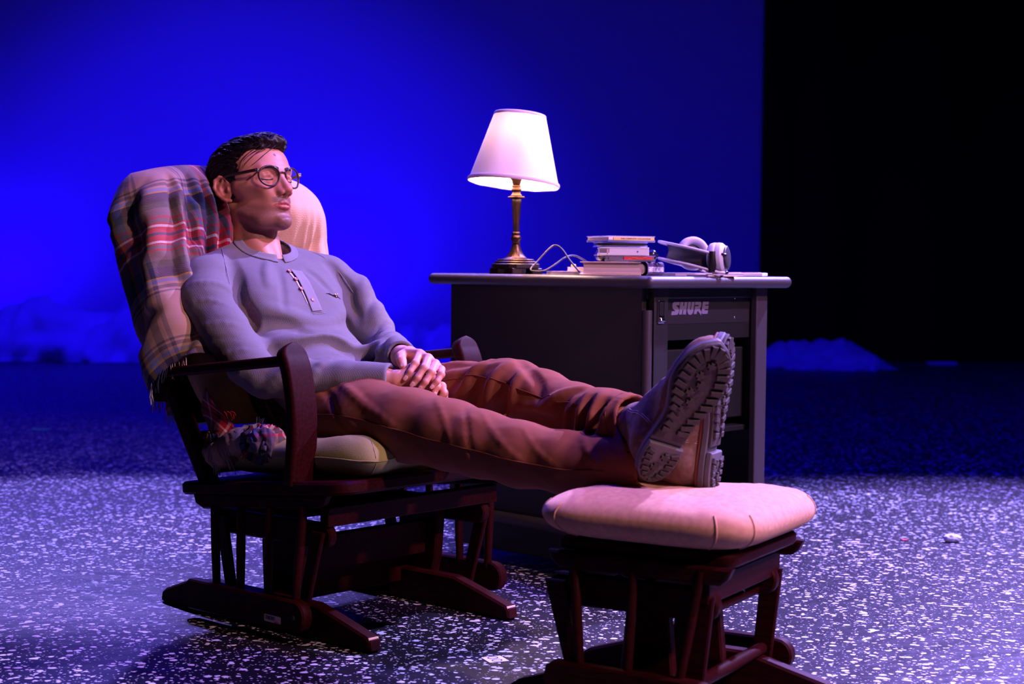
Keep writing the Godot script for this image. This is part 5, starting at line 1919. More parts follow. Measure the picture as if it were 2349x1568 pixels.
func make_hair(t: Node3D) -> void:
	var x := head_frame()
	var f := SDF.new(mm(-130, -112, -104), mm(128, 150, 104), 0.0032)
	f.ell(mm(-13, 44, 0), mm(100, 88, 82), 0.01)
	f.ell(mm(34, 84, 0), mm(62, 40, 58), 0.02)
	f.ell(mm(60, 104, -4), mm(42, 20, 46), 0.016)
	f.ell(mm(-40, -10, 0), mm(62, 62, 68), 0.02)
	# face, ears and nape are free of hair
	f.ell(mm(108, 8, 0), mm(78, 80, 110), 0.008, true)
	f.ell(mm(86, 54, 64), mm(40, 40, 38), 0.008, true)
	f.ell(mm(86, 54, -64), mm(40, 40, 38), 0.008, true)
	for s in [1.0, -1.0]:
		f.ell(mm(-8, -4, 92 * s), mm(22, 33, 22), 0.004, true)
		f.ell(mm(36, -62, 70 * s), mm(33, 52, 40), 0.006, true)
	f.ell(mm(-52, -62, 0), mm(40, 56, 54), 0.02)
	f.plane(mm(0, -98, 0), Vector3(0.3, -1, 0), 0.006)
	f.ell(mm(38, -62, 0), mm(60, 60, 64), 0.006, true)
	var n := FastNoiseLite.new()
	n.seed = 8
	n.frequency = 40.0
	f.warp(func(p: Vector3) -> float:
		# combed ridges running back over the head
		var a := atan2(p.z, p.y + 0.02)
		return 0.0022 * sin(a * 46.0 + 14.0 * n.get_noise_3d(p.x * 0.25, p.y * 0.25, p.z * 0.5)) + 0.002 * n.get_noise_3dv(p))
	var hair := part("hair", f.net(MB.new(), null, x), mats.hair, t)
	# combed locks laid over the mass
	var m := MB.new()
	var r := RandomNumberGenerator.new()
	r.seed = 21
	for i in 260:
		var side := r.randf_range(-1.0, 1.0)
		var p := mm(r.randf_range(40, 96), r.randf_range(80, 125), side * 60.0)
		if i % 3 == 0:
			p = mm(r.randf_range(-10, 40), r.randf_range(30, 110), 84.0 * (1.0 if i % 2 == 0 else -1.0))
		if i % 7 == 0:
			p = mm(r.randf_range(-120, -60), r.randf_range(0, 100), r.randf_range(-60, 60))
		var dir := Vector3(-1.0, r.randf_range(0.0, 0.3), r.randf_range(-0.35, 0.1) - side * 0.1)
		var pts := []
		var lift := r.randf_range(0.0002, 0.0022)
		var ok := true
		for k in 9:
			p = f.snap(p)
			if f.value(p) > 0.004:
				ok = false
				break
			var g := f.grad(p)
			pts.append(x * (p + g * (lift * sin(minf(k / 3.0, 1.0) * PI / 2))))
			dir = (dir - g * dir.dot(g)).normalized()
			p += dir * r.randf_range(0.010, 0.014)
			dir += Vector3(0, -0.10, r.randf_range(-0.08, 0.08))
		if ok:
			m.tube(smooth_path(pts, 2), strand_radii(pts.size() * 2 - 1, r.randf_range(0.0010, 0.0019)), 4, false)
	part("lock", m, mats.hair, hair, "stuff")
	# loose strands on the forehead
	for q in [
		[[94, 92, 18], [96, 84, 26], [84, 72, 48], [70, 58, 60], [58, 46, 67], [52, 36, 70]],
		[[90, 96, 24], [90, 86, 34], [76, 74, 52], [62, 62, 64], [54, 54, 67]],
		[[97, 90, 6], [103, 84, 14], [98, 66, 38], [88, 50, 54], [74, 40, 64]],
		[[86, 98, 30], [82, 88, 42], [68, 74, 58], [50, 56, 69], [44, 40, 71], [42, 26, 71]]]:
		var pts := []
		for p in q:
			pts.append(x * mm(p[0], p[1], p[2]))
		part("loose_strand", MB.new().tube(smooth_path(pts, 5), strand_radii((q.size() - 1) * 5 + 1, 0.0010), 5, false), mats.hair, hair)


func strand_radii(n: int, r: float) -> Array:
	var out := []
	for i in n:
		var u := float(i) / (n - 1)
		out.append(r * (0.35 + 0.65 * sin(minf(u * 3.0, 1.0) * PI / 2)) * (1.0 - pow(u, 3.0) * 0.8))
	return out


func make_face_details(t: Node3D) -> void:
	var x := head_frame()
	for s in [1.0, -1.0]:
		# brow
		var m := MB.new()
		var r := RandomNumberGenerator.new()
		r.seed = 4
		for i in 70:
			var u := i / 69.0
			var p := head_field.hit(mm(135, 29.0 + 5.0 * sin(u * 2.3) + r.randf_range(-2.8, 2.8) * (1.0 - 0.5 * u), lerpf(9, 47, u) * s), Vector3(-1, 0, -0.30 * u * s)) + mm(0.6, 0, 0.4 * s)
			if p.x < 0.06:
				continue
			var d := mm(-1.5 - 3.0 * u, 3.2 - 4.4 * u, 6.0 * s)
			m.tube([x * p, x * (p + d * 0.6 + mm(0.9, 0, 0)), x * (p + d * 1.3)], [0.0012, 0.0011, 0.0004], 4, false)
		part("brow", m, mats.lash, t, "stuff")
		# lash line of the lowered lid
		var l := []
		for q in [[6.8, 19], [4.8, 26], [3.8, 33], [4.4, 40], [7.0, 48]]:
			l.append(x * (head_field.hit(mm(135, q[0], q[1] * s), Vector3(-1, 0, 0)) + mm(0.5, 0, 0)))
		part("eyelash", MB.new().tube(smooth_path(l, 4), 0.0016, 5), mats.lash, t)
	for q in nail_sets:
		var all: Array = (q[0] as Array).duplicate()
		all.append(q[1])
		for i in all.size():
			var a: Vector3 = all[i][2]
			var b: Vector3 = all[i][3]
			var d := (b - a).normalized()
			# the nail sits on the back of the last joint, away from the bend
			var prev: Vector3 = (a - (all[i][1] as Vector3)).normalized()
			var back := (prev - d * prev.dot(d))
			if back.length() < 0.05:
				back = Vector3(0.3, 0.4, 0.8)
			back = (back.normalized() + Vector3(0.15, 0.5, 0.5)).normalized()
			back = (back - d * back.dot(d)).normalized()
			var w := d.cross(back)
			var rad: float = 0.0098 if i == 4 else [0.0079, 0.0083, 0.0077, 0.0067][i]
			var nail := MB.new().cushion(Vector3(rad * 0.62, 0.0012, rad * 0.86), 3.0, null, 28, 10)
			var nx := Transform3D(Basis(w, back, -d), b + back * (rad * 0.90) + d * 0.0015)
			for k in nail.v.size():
				var p := nail.v[k]
				nail.v[k] = nx * (p - Vector3(0, p.x * p.x / (rad * 1.9), 0))
				nail.n[k] = nx.basis * nail.n[k]
			part("fingernail", nail, mats.nail, t)


func make_glasses() -> void:
	var t := thing("eyeglasses", "round brown-framed eyeglasses worn by the seated man", "eyeglasses", CHAIR_AT + Basis(Vector3.UP, deg_to_rad(CHAIR_TURN)) * HEAD_AT, CHAIR_TURN)
	var x := head_frame()
	x.origin = Vector3.ZERO
	# the frame sits a little low and level on the nose
	var g := x * xf(mm(0, 0, 0), Vector3(0, 0, 0))
	for s in [1.0, -1.0]:
		var ring := []
		for i in 36:
			var a := TAU * i / 36.0
			var w := 26.0 + 1.4 * sin(a)
			ring.append(g * mm(105.0 - 0.0035 * pow(absf(s * 36.0 + cos(a) * w), 2.0) + 0.05 * sin(a) * 22.0, 11.0 + sin(a) * 24.0, s * 35.5 + cos(a) * w))
		part("rim", MB.new().tube(ring, 0.0023, 8, false, 1.3, Vector3.RIGHT, true), mats.frame_brown, t)
		var l := MB.new()
		l.begin()
		var mid := Vector3.ZERO
		for p in ring:
			mid += p / 36.0
		for p in ring:
			l.vert(mid + (p - mid) * 0.97)
		var c := l.vert(mid + g.basis * mm(1.2, 0, 0))
		for i in 36:
			l.tri(c, l.v0 + i, l.v0 + (i + 1) % 36)
		l.finish(false)
		part("lens", l, mats.lens_glass, t)
		part("hinge_plate", MB.new().rbox(Vector3(0.004, 0.010, 0.008), 0.0015, g * xf(mm(93.5, 23.5, 65 * s), Vector3(0, 24.0 * s, 0))), mats.frame_brown, t)
		part("rivet", MB.new().lathe([Vector2(0, 0.0009), Vector2(0.0012, 0.0006), Vector2(0.0014, 0), Vector2(0, 0)], 10, g * xf(mm(96.0, 24.5, 64.5 * s), Vector3(0, 0, -90))), mats.chrome, t)
		var temple := [g * mm(93, 24, 68.5 * s), g * mm(70, 24.5, 74 * s), g * mm(35, 26, 77.5 * s), g * mm(2, 27, 80 * s), g * mm(-12, 22, 81 * s), g * mm(-22, 8, 80 * s), g * mm(-27, -12, 79 * s)]
		part("temple", MB.new().tube(smooth_path(temple, 4), smooth_values([0.0023, 0.0022, 0.0020, 0.0018, 0.0018, 0.0018, 0.0018], 4), 8, true, 1.9, Vector3.UP), mats.frame_brown, t)
	part("bridge", MB.new().tube(smooth_path([g * mm(103.8, 17, 12.5), g * mm(106.5, 20.5, 6), g * mm(107.5, 21.5, 0), g * mm(106.5, 20.5, -6), g * mm(103.8, 17, -12.5)], 4), 0.0019, 8, true, 1.2), mats.frame_brown, t)


# ---- shirt

func make_shirt(t: Node3D) -> void:
	var f := SDF.new(Vector3(-0.5, 0.40, -0.30), Vector3(0.235, 0.95, 0.29), 0.0055)
	# trunk: four bodies along the slouched back; front normals n, thickness along them
	f.ell(Vector3(-0.328, 0.765, 0), Vector3(0.125, 0.092, 0.172), 0.05, false, axes(Vector3(-0.62, 0.78, 0), Vector3(0.78, 0.62, 0)))
	f.ell(Vector3(-0.282, 0.682, 0), Vector3(0.15, 0.104, 0.178), 0.05, false, axes(Vector3(-0.69, 0.72, 0), Vector3(0.72, 0.69, 0)))
	f.ell(Vector3(-0.180, 0.607, 0), Vector3(0.13, 0.100, 0.166), 0.05, false, axes(Vector3(-0.8, 0.6, 0), Vector3(0.6, 0.8, 0)))
	f.ell(Vector3(-0.095, 0.552, 0), Vector3(0.12, 0.092, 0.166), 0.05, false, axes(Vector3(-0.86, 0.5, 0), Vector3(0.5, 0.86, 0)))
	f.ell(Vector3(-0.030, 0.505, 0.01), Vector3(0.085, 0.075, 0.168), 0.05, false, axes(Vector3(-0.9, 0.4, 0), Vector3(0.4, 0.9, 0)))
	for s in [1.0, -1.0]:   # chest
		f.ell(Vector3(-0.235, 0.762, 0.072 * s), Vector3(0.075, 0.036, 0.075), 0.05, false, axes(Vector3(-0.66, 0.74, 0), Vector3(0.74, 0.66, 0)))
	f.cap(Vector3(-0.372, 0.80, 0.165), Vector3(-0.310, 0.806, -0.165), 0.062, 0.060, 0.05)
	f.cap(Vector3(-0.40, 0.872, 0.045), Vector3(-0.372, 0.815, 0.165), 0.042, 0.056, 0.03)
	f.cap(Vector3(-0.395, 0.872, -0.045), Vector3(-0.315, 0.82, -0.165), 0.042, 0.054, 0.03)
	# sleeves
	f.chain([Vector3(-0.365, 0.797, 0.182), Vector3(-0.325, 0.758, 0.205), Vector3(-0.24, 0.685, 0.214), Vector3(-0.155, 0.605, 0.208), Vector3(-0.112, 0.578, 0.200)], [0.067, 0.066, 0.056, 0.051, 0.047], 0.022)
	f.chain([Vector3(-0.112, 0.578, 0.200), Vector3(-0.02, 0.578, 0.160), Vector3(0.08, 0.582, 0.106), Vector3(0.20, 0.586, 0.050)], [0.048, 0.047, 0.042, 0.037], 0.012)
	f.chain([Vector3(-0.300, 0.803, -0.180), Vector3(-0.255, 0.765, -0.208), Vector3(-0.19, 0.69, -0.218), Vector3(-0.135, 0.637, -0.212)], [0.062, 0.058, 0.052, 0.047], 0.02)
	f.chain([Vector3(-0.135, 0.637, -0.212), Vector3(-0.02, 0.632, -0.140), Vector3(0.06, 0.632, -0.080), Vector3(0.125, 0.634, -0.034)], [0.047, 0.044, 0.039, 0.036], 0.012)
	# folds: rolls across the belly, arm hole creases, sleeve wrinkles; [points..., height, width]
	for q in [
		[[-0.19, 0.66, 0.17, -0.10, 0.69, 0.13, -0.06, 0.70, 0.05, -0.05, 0.69, -0.02, -0.02, 0.665, -0.07], 0.0195, 0.0180],
		[[-0.16, 0.62, 0.18, -0.08, 0.655, 0.13, -0.035, 0.67, 0.05, -0.02, 0.655, -0.01, 0.0, 0.63, -0.05], -0.0135, 0.0120],
		[[-0.13, 0.60, 0.17, -0.04, 0.63, 0.12, 0.0, 0.635, 0.05, 0.02, 0.615, 0.0], 0.0135, 0.0160],
		[[-0.02, 0.67, -0.07, 0.01, 0.65, -0.03, 0.03, 0.62, -0.01], 0.0120, 0.0120],
		[[-0.20, 0.74, 0.15, -0.15, 0.74, 0.09, -0.125, 0.73, 0.02, -0.13, 0.73, -0.05, -0.17, 0.74, -0.14], 0.0090, 0.0160],
		[[-0.20, 0.70, 0.17, -0.14, 0.71, 0.11, -0.10, 0.71, 0.04, -0.10, 0.70, -0.04], -0.0075, 0.0120],
		[[-0.25, 0.86, 0.03, -0.23, 0.82, 0.05, -0.20, 0.78, 0.07, -0.17, 0.74, 0.09], -0.0053, 0.0100],
		[[-0.27, 0.88, 0.05, -0.25, 0.83, 0.08, -0.22, 0.79, 0.10], 0.0060, 0.0100],
		[[-0.23, 0.86, -0.05, -0.20, 0.82, -0.08, -0.18, 0.78, -0.10], -0.0053, 0.0100],
		[[-0.33, 0.89, 0.13, -0.275, 0.82, 0.155, -0.25, 0.76, 0.165, -0.25, 0.70, 0.178, -0.24, 0.65, 0.19], -0.0150, 0.0120],
		[[-0.25, 0.88, -0.13, -0.215, 0.81, -0.155, -0.20, 0.75, -0.168, -0.18, 0.70, -0.18], -0.0135, 0.0120],
		[[-0.36, 0.78, 0.26, -0.30, 0.80, 0.245, -0.26, 0.80, 0.20, -0.25, 0.78, 0.17], 0.0025, 0.0140],
		[[-0.35, 0.72, 0.265, -0.28, 0.76, 0.255, -0.22, 0.75, 0.22], 0.0020, 0.0120],
		[[-0.31, 0.68, 0.27, -0.24, 0.70, 0.26, -0.18, 0.70, 0.225], 0.0020, 0.0120],
		[[-0.30, 0.66, 0.26, -0.23, 0.67, 0.262, -0.17, 0.665, 0.235], -0.0016, 0.0100],
		[[-0.26, 0.61, 0.255, -0.19, 0.63, 0.26, -0.13, 0.64, 0.23], 0.0025, 0.0120],
		[[-0.22, 0.56, 0.24, -0.16, 0.585, 0.255, -0.09, 0.62, 0.22], 0.0025, 0.0130],
		[[-0.17, 0.54, 0.23, -0.11, 0.56, 0.25, -0.05, 0.61, 0.20], -0.0020, 0.0110],
		[[-0.10, 0.54, 0.21, -0.05, 0.57, 0.215, -0.01, 0.615, 0.17], 0.0075, 0.0120],
		[[0.0, 0.55, 0.17, 0.03, 0.58, 0.165, 0.04, 0.615, 0.125], 0.0053, 0.0100],
		[[-0.25, 0.80, -0.23, -0.20, 0.78, -0.20, -0.17, 0.75, -0.18], 0.0075, 0.0120],
		[[-0.20, 0.74, -0.25, -0.15, 0.74, -0.21, -0.13, 0.71, -0.18], 0.0075, 0.0120],
		[[-0.16, 0.69, -0.25, -0.10, 0.69, -0.20, -0.09, 0.67, -0.16], 0.0090, 0.0120],
		[[-0.10, 0.68, -0.20, -0.05, 0.67, -0.15, -0.04, 0.64, -0.11], 0.0075, 0.0120],
		[[-0.03, 0.67, -0.16, 0.0, 0.67, -0.11, 0.01, 0.64, -0.08], 0.0067, 0.0100],
		[[0.03, 0.66, -0.11, 0.06, 0.665, -0.07, 0.06, 0.64, -0.05], 0.0060, 0.0100]]:
		f.fold(triples(q[0]), q[1], q[2])
	# fine irregular folds
	var n := FastNoiseLite.new()
	n.seed = 12
	n.frequency = 9.0
	n.fractal_octaves = 3
	f.warp(func(p: Vector3) -> float: return 0.0020 * n.get_noise_3d(p.x * 1.0 + p.y * 0.8, p.y * 1.6 - p.x * 0.6, p.z * 0.7))
	# openings: neck, cuffs, hem
	f.cap(Vector3(-0.330, 0.93, 0), Vector3(-0.385, 0.845, 0), 0.066, 0.060, 0.006, true)
	f.plane(Vector3(0.183, 0.586, 0.058), Vector3(0.93, 0.06, -0.42), 0.003, Vector3(0.13, 0.53, 0.0), Vector3(0.3, 0.64, 0.12))
	f.cap(Vector3(0.20, 0.586, 0.050), Vector3(0.150, 0.584, 0.073), 0.0275, 0.027, 0.003, true)
	f.plane(Vector3(0.108, 0.634, -0.046), Vector3(0.80, 0.03, 0.58), 0.003, Vector3(0.06, 0.58, -0.10), Vector3(0.2, 0.69, 0.01))
	f.cap(Vector3(0.13, 0.634, -0.030), Vector3(0.080, 0.632, -0.066), 0.028, 0.027, 0.003, true)
	var shirt := part("shirt", f.net(MB.new()), mats.shirt, t)
	# ribbed collar band round the neck opening
	var ax := Vector3(0.055, 0.085, 0).normalized()
	var rim := []
	for i in 49:
		var a := TAU * i / 48.0 + 0.10
		var d := (Vector3(ax.y, -ax.x, 0) * cos(a) + Vector3(0, 0, 1) * sin(a))
		var h: Vector3 = f.hit(Vector3(-0.330, 0.93, 0) + ax * 0.03 + d * 0.0675, -ax)
		if h.distance_to(Vector3(-0.37, 0.89, 0)) > 0.16:
			h = f.snap(Vector3(-0.362, 0.885, 0) + d * 0.0675)
		rim.append([h, d])
	part("collar", MB.new().cloth(46, 4, func(u: float, v: float) -> Vector3:
		var q: Array = rim[1 + int(round(u * 46.0))]
		var p: Vector3 = q[0] + (q[1] as Vector3) * (0.018 * v)
		p = f.snap(p)
		var lift := 0.0006 + 0.008 * pow(1.0 - v, 2.0)
		return p + f.grad(p) * 0.0012 + ax * lift - (q[1] as Vector3) * 0.003 * (1.0 - v), 0.003, Vector2(90, 5)), mats.shirt_rib, shirt)
	# placket: flap edges run down the chest, buttons on the near edge
	var line := func(z: float, a: float, b: float, lift: float) -> Array:
		var out := []
		for i in 13:
			var y := lerpf(a, b, i / 12.0)
			var q: Vector3 = f.hit(Vector3(0.1, y + 0.28, z), Vector3(-0.72, -0.68, 0))
			out.append(q + f.grad(q) * lift)
		return out
	var e1: Array = line.call(0.002, 0.888, 0.705, 0.0012)
	var e2: Array = line.call(-0.030, 0.880, 0.705, 0.0012)
	part("placket", MB.new().cloth(12, 6, func(u: float, v: float) -> Vector3:
		var i := int(round(u * 12))
		var p: Vector3 = (e1[i] as Vector3).lerp(e2[i], v)
		var g := f.grad(p)
		return f.snap(p) + g * (0.0022 + 0.0035 * pow(1.0 - v, 3.0) * (1.0 - u)), 0.0014, Vector2(8, 2)), mats.shirt_plain, shirt)
	var under: Array = line.call(0.0075, 0.890, 0.735, 0.001)
	part("placket_lining", MB.new().cloth(12, 2, func(u: float, v: float) -> Vector3:
		var i := int(round(u * 12))
		return (under[i] as Vector3) + Vector3(0, 0, (v - 0.5) * 0.007 * (1.0 - u * 0.8)), 0.001), mats.shirt_lining, shirt)
	for k in 4:
		var b: Array = line.call(0.008 if k < 3 else -0.012, [0.882, 0.838, 0.795, 0.748][k], 0.7, 0.003)
		var q: Vector3 = b[0]
		var g := f.grad(q)
		var up := Vector3(0, 0, 1).cross(g).normalized()
		var bx := Transform3D(Basis(up.cross(g).normalized(), g, up), q + g * 0.001)
		part("button", MB.new().lathe([Vector2(0, 0.0006), Vector2(0.0028, 0.0006), Vector2(0.0036, 0.0014), Vector2(0.0048, 0.0014), Vector2(0.0054, 0.0006), Vector2(0.0054, -0.001), Vector2(0, -0.001)], 20, bx), mats.button, shirt)
	# sewn bar at the foot of the placket
	for k in 2:
		var bar_: Array = []
		for i in 7:
			var z := lerpf(0.004, -0.034, i / 6.0)
			var q: Vector3 = f.hit(Vector3(0.1, 0.70 + 0.28 - 0.008 * k, z), Vector3(-0.72, -0.68, 0))
			bar_.append(q + f.grad(q) * 0.0008)
		part("stitching", MB.new().tube(bar_, 0.0012, 6), mats.shirt_plain, shirt)
	# slit pocket with a small pin
	var slit := []
	for i in 9:
		var u := i / 8.0
		var q: Vector3 = f.hit(Vector3(0.1, 0.775 + 0.28 - 0.012 * u + 0.004 * sin(u * PI), lerpf(-0.068, -0.122, u)), Vector3(-0.72, -0.68, 0))
		slit.append(q + f.grad(q) * 0.0006)
	part("pocket_slit", MB.new().tube(slit, [0.0004, 0.0012, 0.002, 0.0024, 0.0022, 0.002, 0.0018, 0.001, 0.0004], 6), mats.shirt_inside, shirt)
	var pc: Vector3 = slit[5]
	var pg := f.grad(pc)
	for q in [[Vector3(0.001, 0.002, 0.005), Vector3(0.0, -0.002, -0.005), 0.0024], [Vector3(0, 0, -0.002), Vector3(0, -0.010, 0.0), 0.0022], [Vector3(0, -0.009, -0.001), Vector3(0.001, -0.013, -0.003), 0.0019], [Vector3(0, 0.003, -0.006), Vector3(0.0, 0.001, -0.003), 0.0022]]:
		part("pin", MB.new().tube([pc + pg * 0.003 + q[0], pc + pg * 0.0045 + (q[0] + q[1]) * 0.5, pc + pg * 0.003 + q[1]], q[2], 7), mats.pin_metal, shirt)
	# shoulder seams
	for s in [1.0, -1.0]:
		var sm := []
		for q in ([[-0.42, 0.90, 0.10], [-0.36, 0.90, 0.135], [-0.31, 0.86, 0.15], [-0.27, 0.81, 0.16], [-0.25, 0.76, 0.17]] if s > 0 else [[-0.35, 0.89, -0.12], [-0.29, 0.87, -0.14], [-0.24, 0.83, -0.155], [-0.21, 0.78, -0.165]]):
			var p: Vector3 = f.snap(Vector3(q[0], q[1], q[2]))
			sm.append(p + f.grad(p) * 0.0005)
		part("seam", MB.new().tube(smooth_path(sm, 6), 0.0011, 6), mats.shirt_plain, shirt)


func triples(a: Array) -> Array:
	var out := []
	for i in range(0, a.size(), 3):
		out.append(Vector3(a[i], a[i + 1], a[i + 2]))
	return out


# ---- trousers

func make_trousers(t: Node3D) -> void:
	var f := SDF.new(Vector3(-0.17, 0.37, -0.24), Vector3(0.98, 0.68, 0.24), 0.0062)
	f.ell(Vector3(-0.03, 0.497, 0.0), Vector3(0.12, 0.088, 0.172), 0.04)
	f.chain([Vector3(0.0, 0.525, -0.090), Vector3(0.14, 0.532, -0.098), Vector3(0.28, 0.545, -0.098), Vector3(0.38, 0.558, -0.093), Vector3(0.44, 0.565, -0.088), Vector3(0.54, 0.550, -0.072), Vector3(0.66, 0.535, -0.045), Vector3(0.78, 0.533, -0.006), Vector3(0.93, 0.530, 0.044)], [0.088, 0.080, 0.074, 0.069, 0.070, 0.065, 0.060, 0.058, 0.060], 0.022)
	f.plane(Vector3(0.890, 0.530, 0.032), Vector3(0.93, 0.27, 0.26), 0.003, Vector3(0.79, 0.40, -0.12), Vector3(1.0, 0.65, 0.14))
	f.chain([Vector3(0.03, 0.493, 0.092), Vector3(0.16, 0.493, 0.102), Vector3(0.30, 0.487, 0.108), Vector3(0.43, 0.476, 0.113), Vector3(0.53, 0.464, 0.115), Vector3(0.64, 0.450, 0.108), Vector3(0.76, 0.440, 0.090), Vector3(0.96, 0.456, 0.040)], [0.092, 0.089, 0.083, 0.076, 0.071, 0.068, 0.064, 0.056], 0.022)
	# folds: [points..., height, width]
	for q in [
		[[0.12, 0.62, -0.09, 0.22, 0.63, -0.07, 0.32, 0.645, -0.06, 0.42, 0.645, -0.075], 0.0068, 0.0101],
		[[0.20, 0.58, -0.01, 0.28, 0.61, -0.02, 0.36, 0.63, -0.03, 0.44, 0.635, -0.05], 0.0068, 0.0086],
		[[0.28, 0.50, -0.01, 0.33, 0.56, -0.01, 0.36, 0.61, -0.02, 0.38, 0.64, -0.06], 0.0108, 0.0079],
		[[0.34, 0.48, -0.01, 0.37, 0.54, -0.01, 0.39, 0.59, -0.02], -0.0135, 0.0072],
		[[0.39, 0.48, -0.01, 0.42, 0.54, -0.01, 0.44, 0.60, -0.02, 0.46, 0.63, -0.06], 0.0108, 0.0072],
		[[0.44, 0.48, -0.005, 0.465, 0.53, -0.005, 0.475, 0.58, -0.02], -0.0121, 0.0065],
		[[0.48, 0.48, 0.0, 0.505, 0.54, -0.005, 0.51, 0.60, -0.02, 0.51, 0.63, -0.05], 0.0095, 0.0072],
		[[0.44, 0.645, -0.10, 0.51, 0.63, -0.05, 0.57, 0.595, -0.02, 0.61, 0.55, 0.0], -0.0068, 0.0094],
		[[0.52, 0.54, 0.0, 0.60, 0.54, 0.01, 0.67, 0.57, 0.0, 0.72, 0.59, -0.02], 0.0095, 0.0086],
		[[0.54, 0.51, 0.01, 0.62, 0.51, 0.02, 0.70, 0.535, 0.03], -0.0095, 0.0079],
		[[0.14, 0.61, -0.03, 0.185, 0.59, -0.01, 0.21, 0.555, 0.0, 0.22, 0.53, 0.01], -0.0135, 0.0065],
		[[0.10, 0.625, -0.07, 0.15, 0.625, -0.03, 0.19, 0.605, 0.0, 0.22, 0.57, 0.01], 0.0135, 0.0086],
		[[0.78, 0.47, 0.04, 0.79, 0.51, 0.05, 0.80, 0.55, 0.045, 0.79, 0.585, 0.02], 0.0121, 0.0079],
		[[0.74, 0.47, 0.03, 0.755, 0.51, 0.04, 0.76, 0.55, 0.035, 0.755, 0.58, 0.0], 0.0095, 0.0072],
		[[0.82, 0.47, 0.05, 0.835, 0.51, 0.07, 0.84, 0.56, 0.06], 0.0095, 0.0072],
		[[0.68, 0.48, 0.01, 0.705, 0.52, 0.02, 0.715, 0.56, 0.01], 0.0081, 0.0079],
		[[0.80, 0.48, 0.05, 0.815, 0.52, 0.06, 0.82, 0.57, 0.045], -0.0121, 0.0058],
		[[0.76, 0.48, 0.04, 0.775, 0.52, 0.045, 0.78, 0.565, 0.03], -0.0095, 0.0058],
		[[0.03, 0.57, 0.15, 0.09, 0.55, 0.18, 0.14, 0.51, 0.195, 0.20, 0.46, 0.19], -0.0045, 0.0101],
		[[0.07, 0.585, 0.13, 0.15, 0.565, 0.165, 0.24, 0.53, 0.188, 0.34, 0.49, 0.19], 0.0045, 0.0115],
		[[0.40, 0.56, 0.13, 0.46, 0.53, 0.17, 0.50, 0.48, 0.187, 0.51, 0.43, 0.18], 0.0027, 0.0101],
		[[0.48, 0.55, 0.12, 0.53, 0.52, 0.165, 0.56, 0.47, 0.185, 0.57, 0.42, 0.17], -0.0027, 0.0094],
		[[0.38, 0.48, 0.19, 0.42, 0.44, 0.188, 0.45, 0.40, 0.165], 0.0027, 0.0094],
		[[0.32, 0.46, 0.19, 0.36, 0.43, 0.188, 0.39, 0.40, 0.16], -0.0027, 0.0094],
		[[0.54, 0.53, 0.13, 0.62, 0.49, 0.165, 0.70, 0.44, 0.168, 0.76, 0.40, 0.14], 0.0027, 0.0101],
		[[0.66, 0.50, 0.13, 0.74, 0.46, 0.155, 0.81, 0.42, 0.145], 0.0021, 0.0086],
		[[0.56, 0.46, 0.18, 0.66, 0.44, 0.17, 0.76, 0.43, 0.158, 0.86, 0.43, 0.13], -0.0021, 0.0094],
		[[0.80, 0.49, 0.10, 0.85, 0.46, 0.125, 0.87, 0.42, 0.11], 0.0045, 0.0072]]:
		f.fold(triples(q[0]), q[1], q[2])
	var n := FastNoiseLite.new()
	n.seed = 31
	n.frequency = 8.0
	n.fractal_octaves = 3
	f.warp(func(p: Vector3) -> float: return 0.0026 * n.get_noise_3d(p.x * 0.8 + p.y * 0.6, p.y * 1.6 - p.x * 0.5, p.z * 1.4))
	# cuffs
	f.plane(Vector3(0.930, 0.454, 0.046), Vector3(0.97, 0.0, -0.2), 0.003, Vector3(0.88, 0.36, -0.03), Vector3(1.0, 0.505, 0.16))
	f.cap(Vector3(0.96, 0.455, 0.040), Vector3(0.89, 0.452, 0.057), 0.050, 0.048, 0.003, true)
	f.cap(Vector3(0.93, 0.530, 0.044), Vector3(0.85, 0.531, 0.018), 0.052, 0.050, 0.003, true)
	var pants := part("trousers", f.net(MB.new()), mats.trousers, t)
	# side and inner seams, cuff hems
	var seam := func(pts: Array, r: float, called: String) -> void:
		var on := []
		for p in smooth_path(pts, 6):
			var q: Vector3 = f.snap(p)
			on.append(q + f.grad(q) * r * 0.2)
		part(called, MB.new().tube(on, r, 6), mats.trousers_seam, pants)
	seam.call([Vector3(0.055, 0.50, 0.19), Vector3(0.16, 0.505, 0.195), Vector3(0.30, 0.492, 0.195), Vector3(0.43, 0.475, 0.19), Vector3(0.53, 0.464, 0.19), Vector3(0.66, 0.448, 0.178), Vector3(0.78, 0.436, 0.16), Vector3(0.88, 0.438, 0.13)], 0.0016, "side_seam")
	seam.call([Vector3(0.18, 0.575, -0.015), Vector3(0.28, 0.585, -0.02), Vector3(0.36, 0.60, -0.02), Vector3(0.44, 0.595, -0.015), Vector3(0.54, 0.575, -0.005), Vector3(0.66, 0.56, 0.012), Vector3(0.78, 0.555, 0.04)], 0.0016, "inner_seam")
	var hem := []
	for i in 18:
		var a := TAU * i / 18.0
		var ax := Vector3(0.93, 0.27, 0.26).normalized()
		var u := ax.cross(Vector3.UP).normalized()
		var v := u.cross(ax)
		hem.append(f.snap(Vector3(0.862, 0.530, 0.022) + (u * cos(a) + v * sin(a)) * 0.06))
	part("hem", MB.new().tube(hem, 0.0015, 6, false, 1.0, Vector3.UP, true), mats.trousers_seam, pants)


# ---- boots

